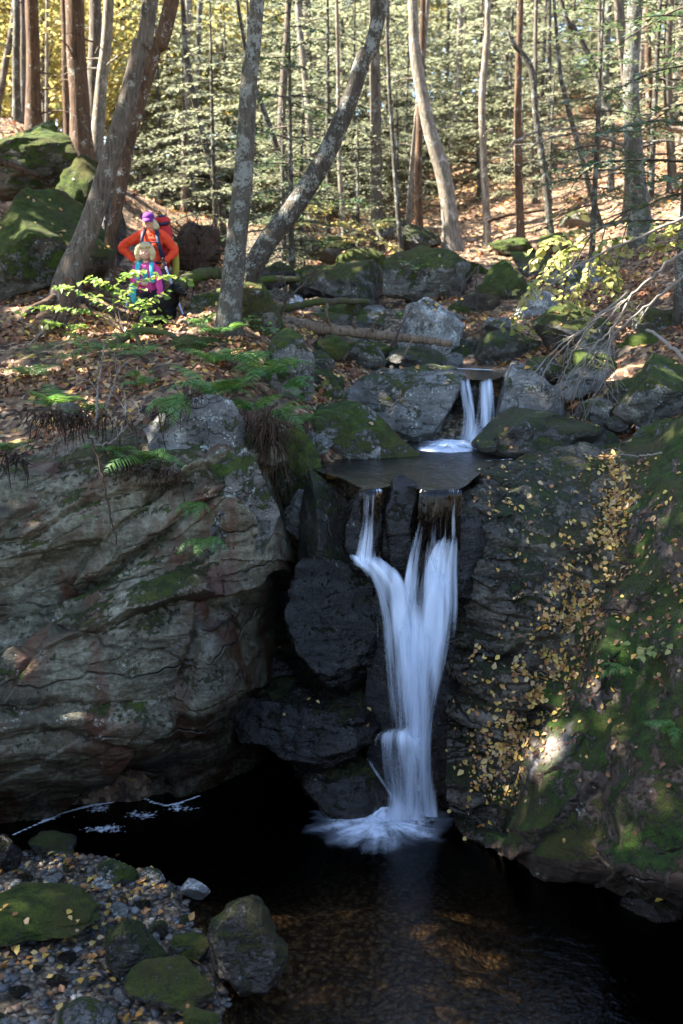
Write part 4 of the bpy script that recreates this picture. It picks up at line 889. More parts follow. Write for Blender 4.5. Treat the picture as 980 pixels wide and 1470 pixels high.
T([(137, 228), (146, 120), (156, 0)], 21.0, (19, 17, 15), 'barkpale', 'peeling pale-barked trunk leaning slightly right behind the leaning tree', name='peeling_tree', seed=11, stubs=4)
T([(-6, 175), (6, 100), (22, 0)], 28, (11, 10, 9), 'bark', 'thin leaning trunk cut by the left edge', name='hemlock_tree', seed=12)
T([(318, 296), (304, 245), (294, 205), (268, 90), (262, 0)], 23, (10, 10, 9, 8, 7), 'barkdark', 'thin dark trunk leaning left above the root mound', name='forest_tree', seed=13, stubs=4)
T([(416, 268), (398, 215), (370, 135), (352, 70)], 22, (9, 9, 8, 6), 'barkdark', 'thin dark trunk crossing behind the straight grey tree', name='forest_tree', seed=14, stubs=3)
T([(412, 285), (404, 190), (408, 100), (414, 0)], 23.5, (13, 12, 11, 9), 'bark', 'crooked trunk just right of the crossing thin trunk', name='forest_tree', seed=15, stubs=5)
T([(650, 340), (636, 252), (612, 168), (598, 88), (592, 0)], 21.5, (24, 22, 19, 17, 14), 'barkpale', 'peeled tree leaning left with a white patch on its bark', name='peeling_tree', seed=16, stubs=8)
T([(698, 322), (694, 230), (692, 150), (698, 60), (700, 0)], 22.5, (11, 11, 10, 9, 8), 'barkpale', 'slender pale trunk rising from the sunny leaf slope', name='forest_tree', seed=17, stubs=6)
T([(747, 338), (744, 240), (743, 150), (747, 0)], 21.5, (12, 11, 11, 9), 'barkred', 'slender red-brown trunk right of the pale slender one', name='forest_tree', seed=18, stubs=6)
T([(793, 352), (784, 270), (770, 175), (764, 105), (750, 78), (736, 62)], 20.8, (10, 10, 9, 9, 8, 6), 'barkdark', 'dark trunk with a broken bent top on the right slope', name='broken_tree', seed=19, ext=.25, stubs=5)
T([(878, 182), (866, 140), (850, 90), (824, 40), (805, 0)], 24, (9, 9, 8, 7, 6), 'barkdark', 'thin dark trunk slanting left at upper right', name='forest_tree', seed=20, stubs=3)
T([(922, 360), (912, 250), (906, 150), (912, 0)], 18.5, (31, 27, 24, 22), 'barkgrey', 'thick grey tree with bright lichen patches on the right slope', name='forest_tree', seed=21, stubs=5)
T([(903, 300), (902, 150), (888, 0)], 21.5, (15, 15, 14), 'bark', 'brown trunk close behind the thick grey tree', name='forest_tree', seed=22, stubs=3)
T([(935, 290), (932, 140), (930, 0)], 23, (10, 10, 9), 'barkred', 'thin trunk right of the thick grey tree', name='forest_tree', seed=23, stubs=3)
T([(872, 358), (842, 255), (812, 140), (800, 60)], 21.5, (9, 8, 7, 5), 'barkdark', 'thin dark trunk leaning left in front of the thick grey tree', name='forest_tree', seed=24, stubs=5)
T([(768, 306), (767, 200), (768, 90)], 25, (8, 7, 6), 'bark', 'thin straight trunk behind the broken one', name='forest_tree', seed=25, stubs=4)
T([(541, 346), (540, 250), (538, 100), (536, 0)], 23.5, (18, 17, 15, 13), 'bark', 'brown-green trunk in the middle of the wood', name='forest_tree', seed=26, stubs=9)
T([(576, 372), (570, 290), (562, 180), (556, 60)], 20.8, (8, 7, 6, 5), 'barkdark', 'thin dark sapling trunk at the middle of the slope', name='forest_tree', seed=27, stubs=6)
T([(603, 352), (600, 250), (604, 120)], 23, (12, 11, 9), 'barkred', 'red-brown trunk left of the peeled leaning tree', name='forest_tree', seed=28, stubs=7)
T([(494, 342), (488, 260), (486, 180)], 22.5, (8, 7, 6), 'barkpale', 'small whitish trunk above the yellow sapling', name='forest_tree', seed=29, stubs=3)
T([(448, 300), (444, 180), (430, 40), (428, 0)], 27, (12, 11, 9, 9), 'barkpale', 'pale trunk in the bright wood behind the curved tree', name='forest_tree', seed=30, stubs=6)
T([(858, 330), (860, 180), (861, 0)], 26, (7, 6, 5), 'bark', 'very thin upright trunk left of the thick grey tree', name='forest_tree', seed=31, stubs=3)
T([(790, 240), (789, 120), (789, 0)], 28, (7, 6, 5), 'barkdark', 'thin upright trunk above the broken one', name='forest_tree', seed=32, stubs=3)
T([(965, 250), (958, 120), (962, 0)], 22, (13, 12, 11), 'bark', 'brown trunk near the right edge of the wood', name='forest_tree', seed=33, stubs=6)
T([(635, 300), (655, 150), (662, 0)], 29, (11, 10, 9), 'barkpale', 'pale trunk far behind the peeled leaning tree', name='forest_tree', seed=34, stubs=5)

# the crowd of thinner trunks and young hemlocks on the slope behind
rr = np.random.RandomState(5); placed = []
def free(x, y, d): return all((x-a)**2+(y-b)**2 > d*d for a, b in placed)
M['barkfar'] = bark_mat('sunlit_tint_brown_bark', (.06, .046, .034), (.24, .20, .155), 1.0, lichen=.3, lcol=(.3, .3, .26))  # lighter bark for far trunks, sunlit brightness put into the colour
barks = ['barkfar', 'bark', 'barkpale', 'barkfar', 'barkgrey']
k = 0
while k < 34:
    y = rr.uniform(23, 52); u = rr.uniform(-120, 1100); x = (u-490)/F*y*1.0
    if not free(x, y, 1.3): continue
    placed.append((x, y)); z = Hp(x, y); hgt = rr.uniform(9, 15); ln = rr.randn()*.05; r = rr.uniform(.04, .13)
    root = tag(empty('forest_tree', (x, y, z)), 'slim trunk among the crowd of trunks in the sunny wood', 'tree', 'slim trunks in the sunny wood')
    trunk_part(np.array([[x, y, z-.2], [x+ln*hgt*.5+rr.randn()*.12, y, z+hgt*.5], [x+ln*hgt, y, z+hgt]]), (r, r*.8, r*.5), barks[rr.randint(5)], root, 9, int(rr.randint(999)), .4, 22, stubs=rr.randint(3, 9)); k += 1
k = 0
HP = [(610, 19.8), (520, 21.5), (455, 22), (380, 21), (690, 20.5), (830, 20.5), (770, 22.5), (300, 22), (880, 22), (1040, 18), (585, 27), (655, 27), (735, 28.5), (500, 27), (430, 28), (365, 29), (930, 28), (820, 29), (1000, 27), (280, 31), (690, 34), (770, 35), (590, 34), (500, 34), (420, 35), (870, 33), (560, 41), (660, 41), (750, 42), (330, 44), (850, 42), (930, 40), (440, 44), (260, 42), (640, 23.5), (560, 25), (470, 24.5), (400, 26), (330, 25.5), (270, 27), (720, 25), (800, 24), (860, 26), (960, 23), (1010, 20.5), (220, 29), (600, 29), (500, 30), (690, 30), (770, 31), (430, 31), (350, 33), (900, 30), (300, 37), (540, 36), (640, 37), (840, 37), (740, 38), (460, 38), (980, 34), (390, 40), (240, 36), (600, 44), (700, 46), (500, 46), (800, 46)]
for (u, y) in HP:
    if (u > 590 and y < 31 and rr.rand() < .6): continue
    x = (u-490)/F*y*1.02+rr.randn()*.3; z = Hp(x, y); s = rr.uniform(.85, 1.25)
    if y < 30: s *= .95
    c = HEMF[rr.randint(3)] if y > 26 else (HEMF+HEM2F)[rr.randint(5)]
    hh = (5.5 if c in HEMF else 3.2)*s
    root = tag(empty('hemlock_sapling', (x, y, z)), 'young hemlock with feathery drooping sprays in the sunny wood', 'tree', 'young hemlocks in the sunny wood')
    trunk_part(np.array([[x, y, z-.2], [x+rr.randn()*.05, y, z+hh*.5], [x, y, z+hh]]), (.055*s, .04*s, .01), 'barkdark', root, 7, int(rr.randint(99)), .3, 12)
    add_crown(root, c, (s, s, s), 0, rr.uniform(0, 6.28))
k = 0; rb = np.random.RandomState(77)
while k < 56:
    y = rb.uniform(27, 58); u = rb.uniform(180, 1060); x = (u-490)/F*y
    if not free(x, y, 1.2): continue
    placed.append((x, y)); z = Hp(x, y); s = rb.uniform(.8, 1.3); root = tag(empty('hemlock_tree', (x, y, z)), 'pale feathery hemlock far back in the sunny wood', 'tree', 'pale hemlocks far back in the sunny wood')
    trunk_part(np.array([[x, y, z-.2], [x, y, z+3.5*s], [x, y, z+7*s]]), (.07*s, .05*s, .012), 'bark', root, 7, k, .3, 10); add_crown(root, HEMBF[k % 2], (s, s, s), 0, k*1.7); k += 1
for i, (u, y, s) in enumerate([(-40, 34, 1.1), (40, 38, 1.3), (120, 36, 1.2), (190, 40, 1.3), (260, 46, 1.5), (330, 50, 1.6), (60, 48, 1.6), (420, 52, 1.5), (520, 56, 1.6), (620, 56, 1.5), (720, 58, 1.6), (150, 56, 1.8), (860, 56, 1.6), (80, 30, 1.0), (0, 42, 1.5), (215, 33, 1.1), (110, 44, 1.5), (290, 40, 1.3), (380, 58, 1.6), (-60, 50, 1.7), (30, 58, 1.8), (220, 58, 1.8), (480, 50, 1.4), (560, 48, 1.3), (660, 52, 1.4), (760, 50, 1.3), (830, 47, 1.3), (930, 48, 1.3), (1010, 50, 1.4)]):
    x = (u-490)/F*y; z = Hp(x, y); c = BRD[i % 2]
    root = tag(empty('maple_tree', (x, y, z)), 'yellow autumn tree glowing far back in the wood', 'tree', 'yellow autumn trees far back')
    trunk_part(np.array([[x, y, z-.2], [x+.2, y, z+4*s], [x, y, z+6.5*s]]), (.14, .1, .03), 'bark', root, 8, i, .3, 14)
    add_crown(root, c, (s, s, s), 0, i*1.3)

# ------------------------------------------------------------------ added high canopy, unseen left of the gorge, shaped to shade it
Sv = np.array(SUN); e1 = np.cross([0, 0, 1], Sv); e1 /= np.linalg.norm(e1); e2 = np.cross(Sv, e1)
shade_pts = np.concatenate([CLIFF_P[::6, ::6].reshape(-1, 3), SLAB_P[::6, ::6].reshape(-1, 3)] + [v[::40] for _, v, _ in ROCKS ])
shade_pts = shade_pts[(shade_pts[:, 1] < 19.0) & (np.abs(shade_pts[:, 0]) < 5.5)]
gxs, gys = np.meshgrid(np.arange(-5.5, 5.5, .15), np.arange(2.5, 19.0, .15)); shade_pts = np.concatenate([shade_pts, np.stack([gxs, gys, np.maximum(H(gxs, gys), 0)], -1).reshape(-1, 3)])
A_, B_ = shade_pts @ e1, shade_pts @ e2; a0, b0 = A_.min()-.6, B_.min()-.6; cs = .12
na, nb_ = int((A_.max()+.6-a0)/cs)+1, int((B_.max()+.6-b0)/cs)+1
need = np.zeros((na, nb_)); np.add.at(need, (((A_-a0)/cs).astype(int), ((B_-b0)/cs).astype(int)), 1.0)
need = gsmooth(gsmooth(np.minimum(need, 1), 1.6, 0), 1.6, 1) > .06
lit = np.zeros((na, nb_)); ia, ib = np.meshgrid(np.arange(na)*cs+a0, np.arange(nb_)*cs+b0, indexing='ij')
LIT = [((800, 390, 14.2), .55), ((840, 430, 14.2), .35), ((455, 315, 19.5), .5), ((525, 340, 19), .5), ((150, 425, 13.1), .5), ((220, 405, 13.1), .35), ((90, 450, 13.1), .3), ((345, 490, 12), .22), ((950, 335, 12.4), .3), ((900, 430, 11.4), .3), ((222, 350, 14.6), .34), ((215, 375, 14.4), .30), ((232, 330, 14.6), .28), ((240, 385, 14.6), .25), ((75, 565, 10.6), .22), ((190, 580, 9.7), .20), ((220, 655, 9.0), .10), ((790, 1078, 8.5), .20), ((765, 1100, 8.5), .16),
       ((100, 480, 13), .30), ((30, 530, 11.8), .25), ((300, 545, 11), .16), ((330, 500, 12), .22), ((60, 460, 14), .3), ((720, 430, 16), .25), ((850, 470, 14), .3), ((890, 740, 9.3), .10), 
       ((180, 130, 14.3), .3), ((500, 120, 13.3), .3), ((420, 300, 13.3), .2), ((70, 340, 15), .4), ((40, 200, 17), .5), ((440, 500, 13), .2), ((130, 410, 14), .25), ((200, 440, 13.5), .22), ((950, 880, 8.2), .07), ((840, 880, 9.0), .06), ((780, 960, 8.9), .05)]
for (q, r) in LIT:
    p = at(*q); lit = np.maximum(lit, np.hypot(ia-p @ e1, ib-p @ e2) < r)
nz_ = fbm(np.stack([ia*2.2, ib*2.2, ia*0], -1)+3, 3)
cell = np.argwhere(need & ~(lit > 0) & (nz_ < .95))  # gaps cut in the added leaves so the LIT spots stay sunlit
n = int(len(cell)*cs*cs*210); rr = np.random.RandomState(11)
ci = cell[rr.randint(len(cell), size=n)]+rr.rand(n, 2)
tt = rr.uniform(11.5, 19, n)
C_ = (ci[:, :1]*cs+a0)*e1+(ci[:, 1:]*cs+b0)*e2+(tt-((ci[:, :1]*cs+a0)*0)[:, 0])[:, None]*Sv
# move each leaf along the sun's ray so the canopy hangs between 10 and 17 m up
zt = rr.uniform(10.5, 16.5, n); C_ = C_+((zt-C_[:, 2])/Sv[2])[:, None]*Sv
TC = np.array([(-9.5, 6.5), (-11.0, 10.5), (-10.5, 15.0), (-14.5, 12.0)])
own = ((C_[:, None, :2]-TC[None])**2).sum(-1).argmin(1)
for k in range(len(TC)):
    x, y = TC[k]; z = Hp(x, y); root = tag(empty('added_shade_tree', (x, y, z)), 'added unseen tree with its high crown shaped to shade the gorge', 'tree', 'added shading trees out of view to the left')
    trunk_part(np.array([[x, y, z-.3], [x+.2, y+.1, 7], [x, y, 15]]), (.28, .24, .1), 'barkred', root, 12, k+50, .5, 24)
    c = C_[own == k]
    if not len(c): continue
    m = len(c); d = rr.randn(m, 3); nn = Sv+rr.randn(m, 3)*.45; V, T_ = leaf_quads(c, d, nn, rr.uniform(.16, .26, m), .5)
    me = mesh_np('leaves', V-np.array([x, y, z]), T_, False); link('crown', me, M['hemlock'], root)
    mb = MB()
    for q in range(14):
        e = c[rr.randint(m)]; s0 = np.array([x, y, min(e[2]-1.0, 14.0)]); mb.tube(spline([s0, (s0+e)/2+np.array([0, 0, .4]), e], 7)-np.array([x, y, z]), np.linspace(.07, .012, 7), 5, cap=False)
    mb.build('limbs', M['barkred'], root)

# ------------------------------------------------------------------ fallen leaves
M['litter'] = leaf_mat('fallen_brown_leaves', [(.15, .062, .032), (.22, .105, .055), (.27, .15, .08), (.11, .048, .028), (.36, .22, .07), (.18, .075, .038), (.38, .25, .14), (.25, .095, .04)], .15, .6, .3)
M['litteryellow'] = leaf_mat('fallen_yellow_leaves', [(.52, .32, .07), (.46, .24, .06), (.56, .40, .14), (.36, .16, .05), (.50, .36, .18), (.26, .12, .045), (.60, .42, .09), (.42, .26, .13)], .2, .45, .4)
def lay(o, nrm, size, rs, lift=.006, tilt=.35):
    n = len(o); d = rs.randn(n, 3); nn = nrm+rs.randn(n, 3)*tilt*.6; nn /= np.linalg.norm(nn, axis=1, keepdims=True)
    d = d-nn*(d*nn).sum(1, keepdims=True); fold = .15
    return leaf_quads(o+nrm*(lift+size[:, None]*.06), d, nn, size, .36, fold)
def sample_grid(P, wgt, n, rs):
    """points spread over a grid surface in proportion to area times weight"""
    a, b, c, d = P[:-1, :-1], P[:-1, 1:], P[1:, 1:], P[1:, :-1]
    nr = np.cross(b-a, d-a); A = np.linalg.norm(nr, axis=-1); nr = nr/(A[..., None]+1e-12); nr *= np.sign(-nr[..., 1:2]*.4+nr[..., 2:3]+1e-9)
    pr = (A*wgt[:-1, :-1]).ravel(); pr /= pr.sum(); i = rs.choice(len(pr), n, p=pr)
    f, g = rs.rand(n, 1), rs.rand(n, 1); a, b, d, nr = a.reshape(-1, 3)[i], b.reshape(-1, 3)[i], d.reshape(-1, 3)[i], nr.reshape(-1, 3)[i]
    return a+(b-a)*f+(d-a)*g, nr
rs = np.random.RandomState(3)
up = normals_grid(SLAB_P); up *= np.sign(-up[..., 1:2]+1e-9)
us_, vs_, _ = proj(SLAB_P); sd_ = SLAB_SIDE; nzz = fbm(SLAB_P*2.3, 3); ns2 = fbm(SLAB_P*6+4, 3)
wg = 2.4*np.exp(-((sd_+4)/17)**2)*sstep(640, 670, vs_)*sstep(800, 760, vs_)
wg += 3.4*np.exp(-((sd_+10)/36)**2)*sstep(760, 900, vs_)*sstep(1170, 1060, vs_)*np.clip(.5+ns2*1.5, .05, 1.4)
wg += .22*np.exp(-((sd_+60)/60)**2)*sstep(700, 820, vs_)*np.clip(.3+ns2*1.6, 0, 1)
wg += .9*np.clip(nzz*1.6+ns2, 0, 1)**1.3*(sd_ < -30)*(us_ > 692)*np.clip(up[..., 2]*1.2, 0.05, 1)*sstep(1250, 900, vs_)*.15
wg += .05*(sd_ < 0)*(us_ > 670)
wg += .45*(sd_ > 25)*np.clip(.15+nzz*1.4, 0, 1)*sstep(600, 660, vs_)*sstep(1150, 950, vs_)
wg += .02*(sd_ > 0)
wg *= (us_ < 1010)*(vs_ > 640)*(vs_ < 1250)*np.clip(up[..., 2]*2.5+.25, .02, 1)
o, nr = sample_grid(SLAB_P, wg, 2600, rs)
uo, vo_, _ = proj(o); so_ = uo-np.interp(vo_, [p[1] for p in GUL], [p[0] for p in GUL])
yel = (so_ < 30) | (rs.rand(len(o)) < .25)
for sel, mt, sz, nm in ((yel, 'litteryellow', (.030, .062), 'fallen_leaves'), (~yel, 'litter', (.028, .055), 'leaf_litter')):
    q = sel.sum(); V, T_ = lay(o[sel], nr[sel], rs.uniform(*sz, q)*rs.uniform(.6, 1.25, q), rs, .007, .6); tag(link(nm, mesh_np(nm, V, T_, False), M[mt]), kind='stuff')
def ground_leaves(n, x0, x1, y0, y1, sz, wfun, seed):
    rs = np.random.RandomState(seed); x = rs.uniform(x0, x1, n*4); y = rs.uniform(y0, y1, n*4); wv = wfun(x, y); k = (rs.rand(n*4) < wv); x, y = x[k][:n], y[k][:n]
    e = .03; z = H(x, y); nr = np.stack([-(H(x+e, y)-z)/e, -(H(x, y+e)-z)/e, np.ones_like(x)], -1); nr /= np.linalg.norm(nr, axis=1, keepdims=True)
    return np.stack([x, y, z], -1), nr, rs.uniform(*sz, len(x)), rs
def w_bank(x, y):
    ch = dist_line(x, y, [(.3, 9.5), (.9, 11.2), (1.25, 12.3), (1.1, 13.8), (.5, 15.5), (-.95, 19), (-1.6, 24)])
    return np.clip(.35+fbm(np.stack([x, y, 0*x], -1)*1.1, 3)*1.2, .06, 1)*sstep(.7, 1.1, ch)*(sdist(x, y, GORGE) > .1)
for n, reg, sz, sd0 in ((15000, (-5.5, 5.5, 9.4, 17.5), (.045, .085), 1), (11000, (-9, 11, 17, 36), (.07, .13), 2)):
    o, nr, s_, rs = ground_leaves(n, *reg, sz, w_bank, sd0); V, T_ = lay(o, nr, s_, rs, .008, .8)
    tag(link('leaf_litter', mesh_np('leaf_litter', V, T_, False), M['litter']), kind='stuff')
o, nr, s_, rs = ground_leaves(1500, -5.5, 5.5, 9.4, 17.5, (.05, .085), w_bank, 4); V, T_ = lay(o, nr, s_, rs, .012, .6); AO = [(V, T_)]
def w_bar(x, y): return (sdist(x, y, BAR) < .0)*np.clip(.3+fbm(np.stack([x, y, 0*x], -1)*2.1+7, 3)*1.5, .05, 1)
BL = ground_leaves(750, -4, -.5, 5.6, 8.4, (.04, .075), w_bar, 5)
V, T_ = lay(BL[0]+np.array([0, 0, .03]), BL[1], BL[2], BL[3], .012, .8); AO.append((V, T_))
rs = np.random.RandomState(8)
for ob, Vw, Fc in ROCKS:
    c = Vw[Fc]; nr = np.cross(c[:, 1]-c[:, 0], c[:, 2]-c[:, 0]); A = np.linalg.norm(nr, axis=1); nr = nr/(A[:, None]+1e-12)
    ct = c.mean(1); ln = fbm(ct*2.2+3, 3); wv = A*np.clip((nr[:, 2]-.55)*2.2, 0, 1)*np.clip(.25+ln*1.8, 0.02, 1)
    m_ = ob.data.materials[0].name; rate = 16 if m_ in ('wet_shade_dark_rock',) else 26
    n = rs.poisson(wv.sum()*rate)
    if n == 0: continue
    i = rs.choice(len(wv), n, p=wv/wv.sum()); f = rs.dirichlet((1, 1, 1), n); o = (c[i]*f[..., None]).sum(1)
    AO.append(lay(o, nr[i], rs.uniform(.04, .075, n), rs, .006, .35))
mb = MB()
for V, T_ in AO: mb.add(V, T_)
tag(mb.build('fallen_leaves', M['litteryellow'], smooth=False), kind='stuff')

# ------------------------------------------------------------------ gravel bar: pebbles and countable cobbles
def pebble_mat():
    t = NT('pebbles'); g = t.n('NewGeometry'); c = t.ramp(g.outputs['Random Per Island'], [(0, (.05, .042, .034)), (.2, (.11, .085, .06)), (.4, (.085, .09, .095)), (.6, (.16, .145, .12)), (.78, (.10, .06, .04)), (.9, (.21, .21, .205))], 'CONSTANT')
    v = t.coord(); c = t.mix(t.noise(v, 30, 4), t.mix(1.0, c, (.55, .55, .55), 'MULTIPLY'), c)
    return t.out(t.n('BsdfPrincipled', {'Base Color': c, 'Roughness': .55, 'Specular IOR Level': .4}).outputs[0])
M['pebbles'] = pebble_mat()
rs = np.random.RandomState(21)
o, nr, s_, _ = ground_leaves(2600, -4.2, -.4, 5.4, 8.6, (.012, .042), lambda x, y: (sdist(x, y, BAR) < .25)*.9, 31)
V0, F0 = ICO[2]; F0 = np.asarray(F0); mb = MB()
for p, s in zip(o, s_):
    a = rs.rand()*6.28; d = np.array([1, rs.uniform(.6, .95), rs.uniform(.4, .7)])*s; q = V0*(1+.22*rs.randn(len(V0), 1)*.5)*d
    q = np.stack([q[:, 0]*math.cos(a)-q[:, 1]*math.sin(a), q[:, 0]*math.sin(a)+q[:, 1]*math.cos(a), q[:, 2]], -1); mb.add(q+p+np.array([0, 0, s*.2]), F0)
tag(mb.build('pebbles', M['pebbles']), kind='stuff')
for k, (nm, mt) in enumerate((('grey', 'grey'), ('brown', 'wetmoss'), ('pale', 'pale'), ('dark', 'wet'))):
    proto = None
    for j in range(22):
        for _ in range(60):
            x, y = rs.uniform(-3.6, -.75), rs.uniform(6.0, 8.2); z = Hp(x, y); u, v, d = proj(np.array([x, y, z]))
            if sdist(np.array([x]), np.array([y]), BAR)[0] < -.03 and not any(np.hypot(x-q[1][:, 0].mean(), y-q[1][:, 1].mean()) < .5*np.ptp(q[1][:, 0])+.03 for q in ROCKS if q[1][:, 1].mean() < 8.6): break
        if proto is None:
            V, Fc = rock_shape(300+k, (1, .78, .55), cuts=3, rough=.06, sub=4); proto = link('cobble', mesh_np('cobble', V, Fc), M[mt]); ob = proto
        else: ob = proto.copy(); COL.objects.link(ob)
        s = rs.uniform(.035, .085); ob.scale = (s, s*rs.uniform(.8, 1.1), s*rs.uniform(.8, 1.1)); ob.location = (x, y, z+s*.3); ob.rotation_euler = (rs.uniform(-.3, .3), rs.uniform(-.3, .3), rs.uniform(0, 6.28))
        tag(ob, {'grey': 'fist-sized grey cobble', 'brown': 'fist-sized brown mossy cobble', 'pale': 'fist-sized pale cobble', 'dark': 'fist-sized dark wet cobble'}[nm]+' lying among the pebbles of the gravel bar', 'stone', nm+' cobbles on the gravel bar')

# ------------------------------------------------------------------ ferns
def frond_mesh(L, seed, droop=.5):
    rr = np.random.RandomState(seed); n = 20; s = np.linspace(0, 1, n)
    # rachis in the x-z plane, rising then arching over
    th = R(58)-s*(R(58)+droop); dx = np.cos(th); dz = np.sin(th); x = np.concatenate([[0], np.cumsum((dx[:-1]+dx[1:])/2)])/(n-1)*L; z = np.concatenate([[0], np.cumsum((dz[:-1]+dz[1:])/2)])/(n-1)*L
    P = np.stack([x, .05*L*np.sin(s*2+seed), z], -1); mb = MB(); mb.tube(P, np.linspace(.004, .0012, n), 4, cap=False)
    for k in range(2, n-1):
        t = s[k]; l = L*.30*math.sin(min(1, (t-.06)/.30)*math.pi/2)*(1-t)**.75*1.25+.006
        T_ = P[min(k+1, n-1)]-P[k-1]; T_ /= np.linalg.norm(T_); S_ = np.array([0, 1., 0])
        for sg in (-1, 1):
            d = S_*sg*.9+T_*.42+np.array([0, 0, -.12]); d /= np.linalg.norm(d); m = 7; q = np.linspace(0, 1, m)
            c = P[k]+d*l*q[:, None]+np.array([0, 0, -.18*l])*(q**2)[:, None]+rr.randn(3)*.003
            wd = (.105*l+.0025)*(1-q**1.6)*np.where(np.arange(m) % 2 == 0, 1.0, .62); wd[0] *= .6
            A = c+T_*wd[:, None]; Bv = c-T_*wd[:, None]; V = np.concatenate([A, c+np.array([0, 0, .25])*wd[:, None], Bv])
            i = np.arange(m-1); f = np.concatenate([np.stack([i, i+1, i+1+m, i+m], -1), np.stack([i+m, i+1+m, i+1+2*m, i+2*m], -1)]); mb.add(V, f)
    return mesh_np('frond', np.concatenate(mb.V), [np.concatenate(f) for f in mb.F.values()], False)
FR = [frond_mesh(.5, 1, .5), frond_mesh(.5, 2, .8), frond_mesh(.5, 3, 1.15), frond_mesh(.5, 4, .25)]
for f_ in FR: f_.materials.append(M['fern'])
frr = random.Random(9)
def fern(u, v, y, size, nf, label, spread=(0, 360), lean=0.0, kinds=(0, 1, 2, 3), ground=True):
    p = at(u, v, y)
    root = tag(empty('fern', tuple(p)), label, 'fern')
    for k in range(nf):
        o = link('frond', FR[frr.choice(kinds)], None, root); a = R(spread[0]+(spread[1]-spread[0])*(k+frr.uniform(.1, .9))/nf)
        s = 1.25*size/.5*frr.uniform(.7, 1.15); o.scale = (s, s*frr.uniform(.9, 1.2), s); o.rotation_euler = (frr.uniform(-.3, .3), lean+frr.uniform(-.2, .2), a)
fern(78, 590, 10.7, .36, 7, 'bright fern catching the sun near the left edge of the bank')
fern(120, 596, 10.2, .30, 5, 'second sunlit fern right beside the brightest one', (-120, 60))
fern(205, 662, 8.95, .36, 6, 'sunlit fern sticking out over the cliff edge', (-150, 30), .1)
fern(168, 652, 9.1, .28, 4, 'small dark fern left of the one over the cliff edge', (-180, 0), .1)
fern(12, 652, 9.2, .34, 5, 'dark fern on the cliff edge at the left border', (-160, 20))
fern(308, 482, 12.3, .34, 6, 'upright fern in front of the straight grey tree')
fern(292, 466, 12.9, .26, 5, 'small fern left of the upright one by the grey tree')
fern(330, 476, 12.0, .26, 4, 'low fern at the right foot of the grey tree', (-120, 60))
fern(300, 570, 9.9, .42, 8, 'large deep green fern on a mossy hump above the cliff')
fern(330, 566, 9.9, .34, 5, 'fern with arching fronds right of the large deep green one', (-100, 60))
fern(255, 566, 9.3, .34, 4, 'fern with long fronds hanging down the cliff face', (-130, -40), .75, (1, 2))
fern(240, 572, 9.25, .26, 3, 'narrow hanging fern left of the long hanging fronds', (-160, -90), .7, (1, 2))
fern(385, 545, 10.9, .46, 8, 'big light green fern cluster above the cleft')
fern(362, 522, 11.4, .40, 6, 'tall fern at the back of the cluster above the cleft')
fern(410, 560, 10.8, .36, 5, 'fern leaning right from the cluster above the cleft', (-80, 60))
fern(395, 600, 10.1, .40, 6, 'low wide fern with fronds spread over the hanging roots', (-110, 70))
fern(365, 592, 10.1, .30, 5, 'dark fern left of the wide one over the hanging roots')
fern(278, 722, 8.95, .22, 4, 'small fern growing from the upper cliff crack', (-150, -20), .5, (1, 2))
fern(290, 775, 8.9, .24, 5, 'small fern growing from the lower cliff crack', (-150, -10), .45, (1, 2))
fern(128, 742, 8.65, .09, 3, 'tiny fern on the bare cliff face', (-180, 0), .4)
fern(905, 968, 8.15, .30, 4, 'green fern lying on the brown needles of the right slab', (150, 260))
fern(972, 1052, 7.45, .24, 5, 'blue-green fern at the right edge of the slab', (120, 280))
fern(195, 545, 11.2, .22, 5, 'small fern among the dead twigs on the bank')
fern(448, 598, 10.8, .18, 4, 'tiny fern beside the mossy boulder of the upper pool')

for i in range(16):
    u = frr.uniform(20, 440); v = frr.uniform(500, 590) if u < 330 else frr.uniform(500, 600); y = np.interp(v, [500, 600], [12.3, 9.9]); q = at(u, v, y); q[2] = Hp(q[0], q[1])+.02; u, v, _ = proj(q)
    fern(u, v, q[1], frr.uniform(.18, .34), frr.randint(4, 7), 'green fern among the leaves along the lip of the left bank')
for o in list(COL.objects):
    if o.get('label') == 'green fern among the leaves along the lip of the left bank': o['group'] = 'ferns along the lip of the left bank'

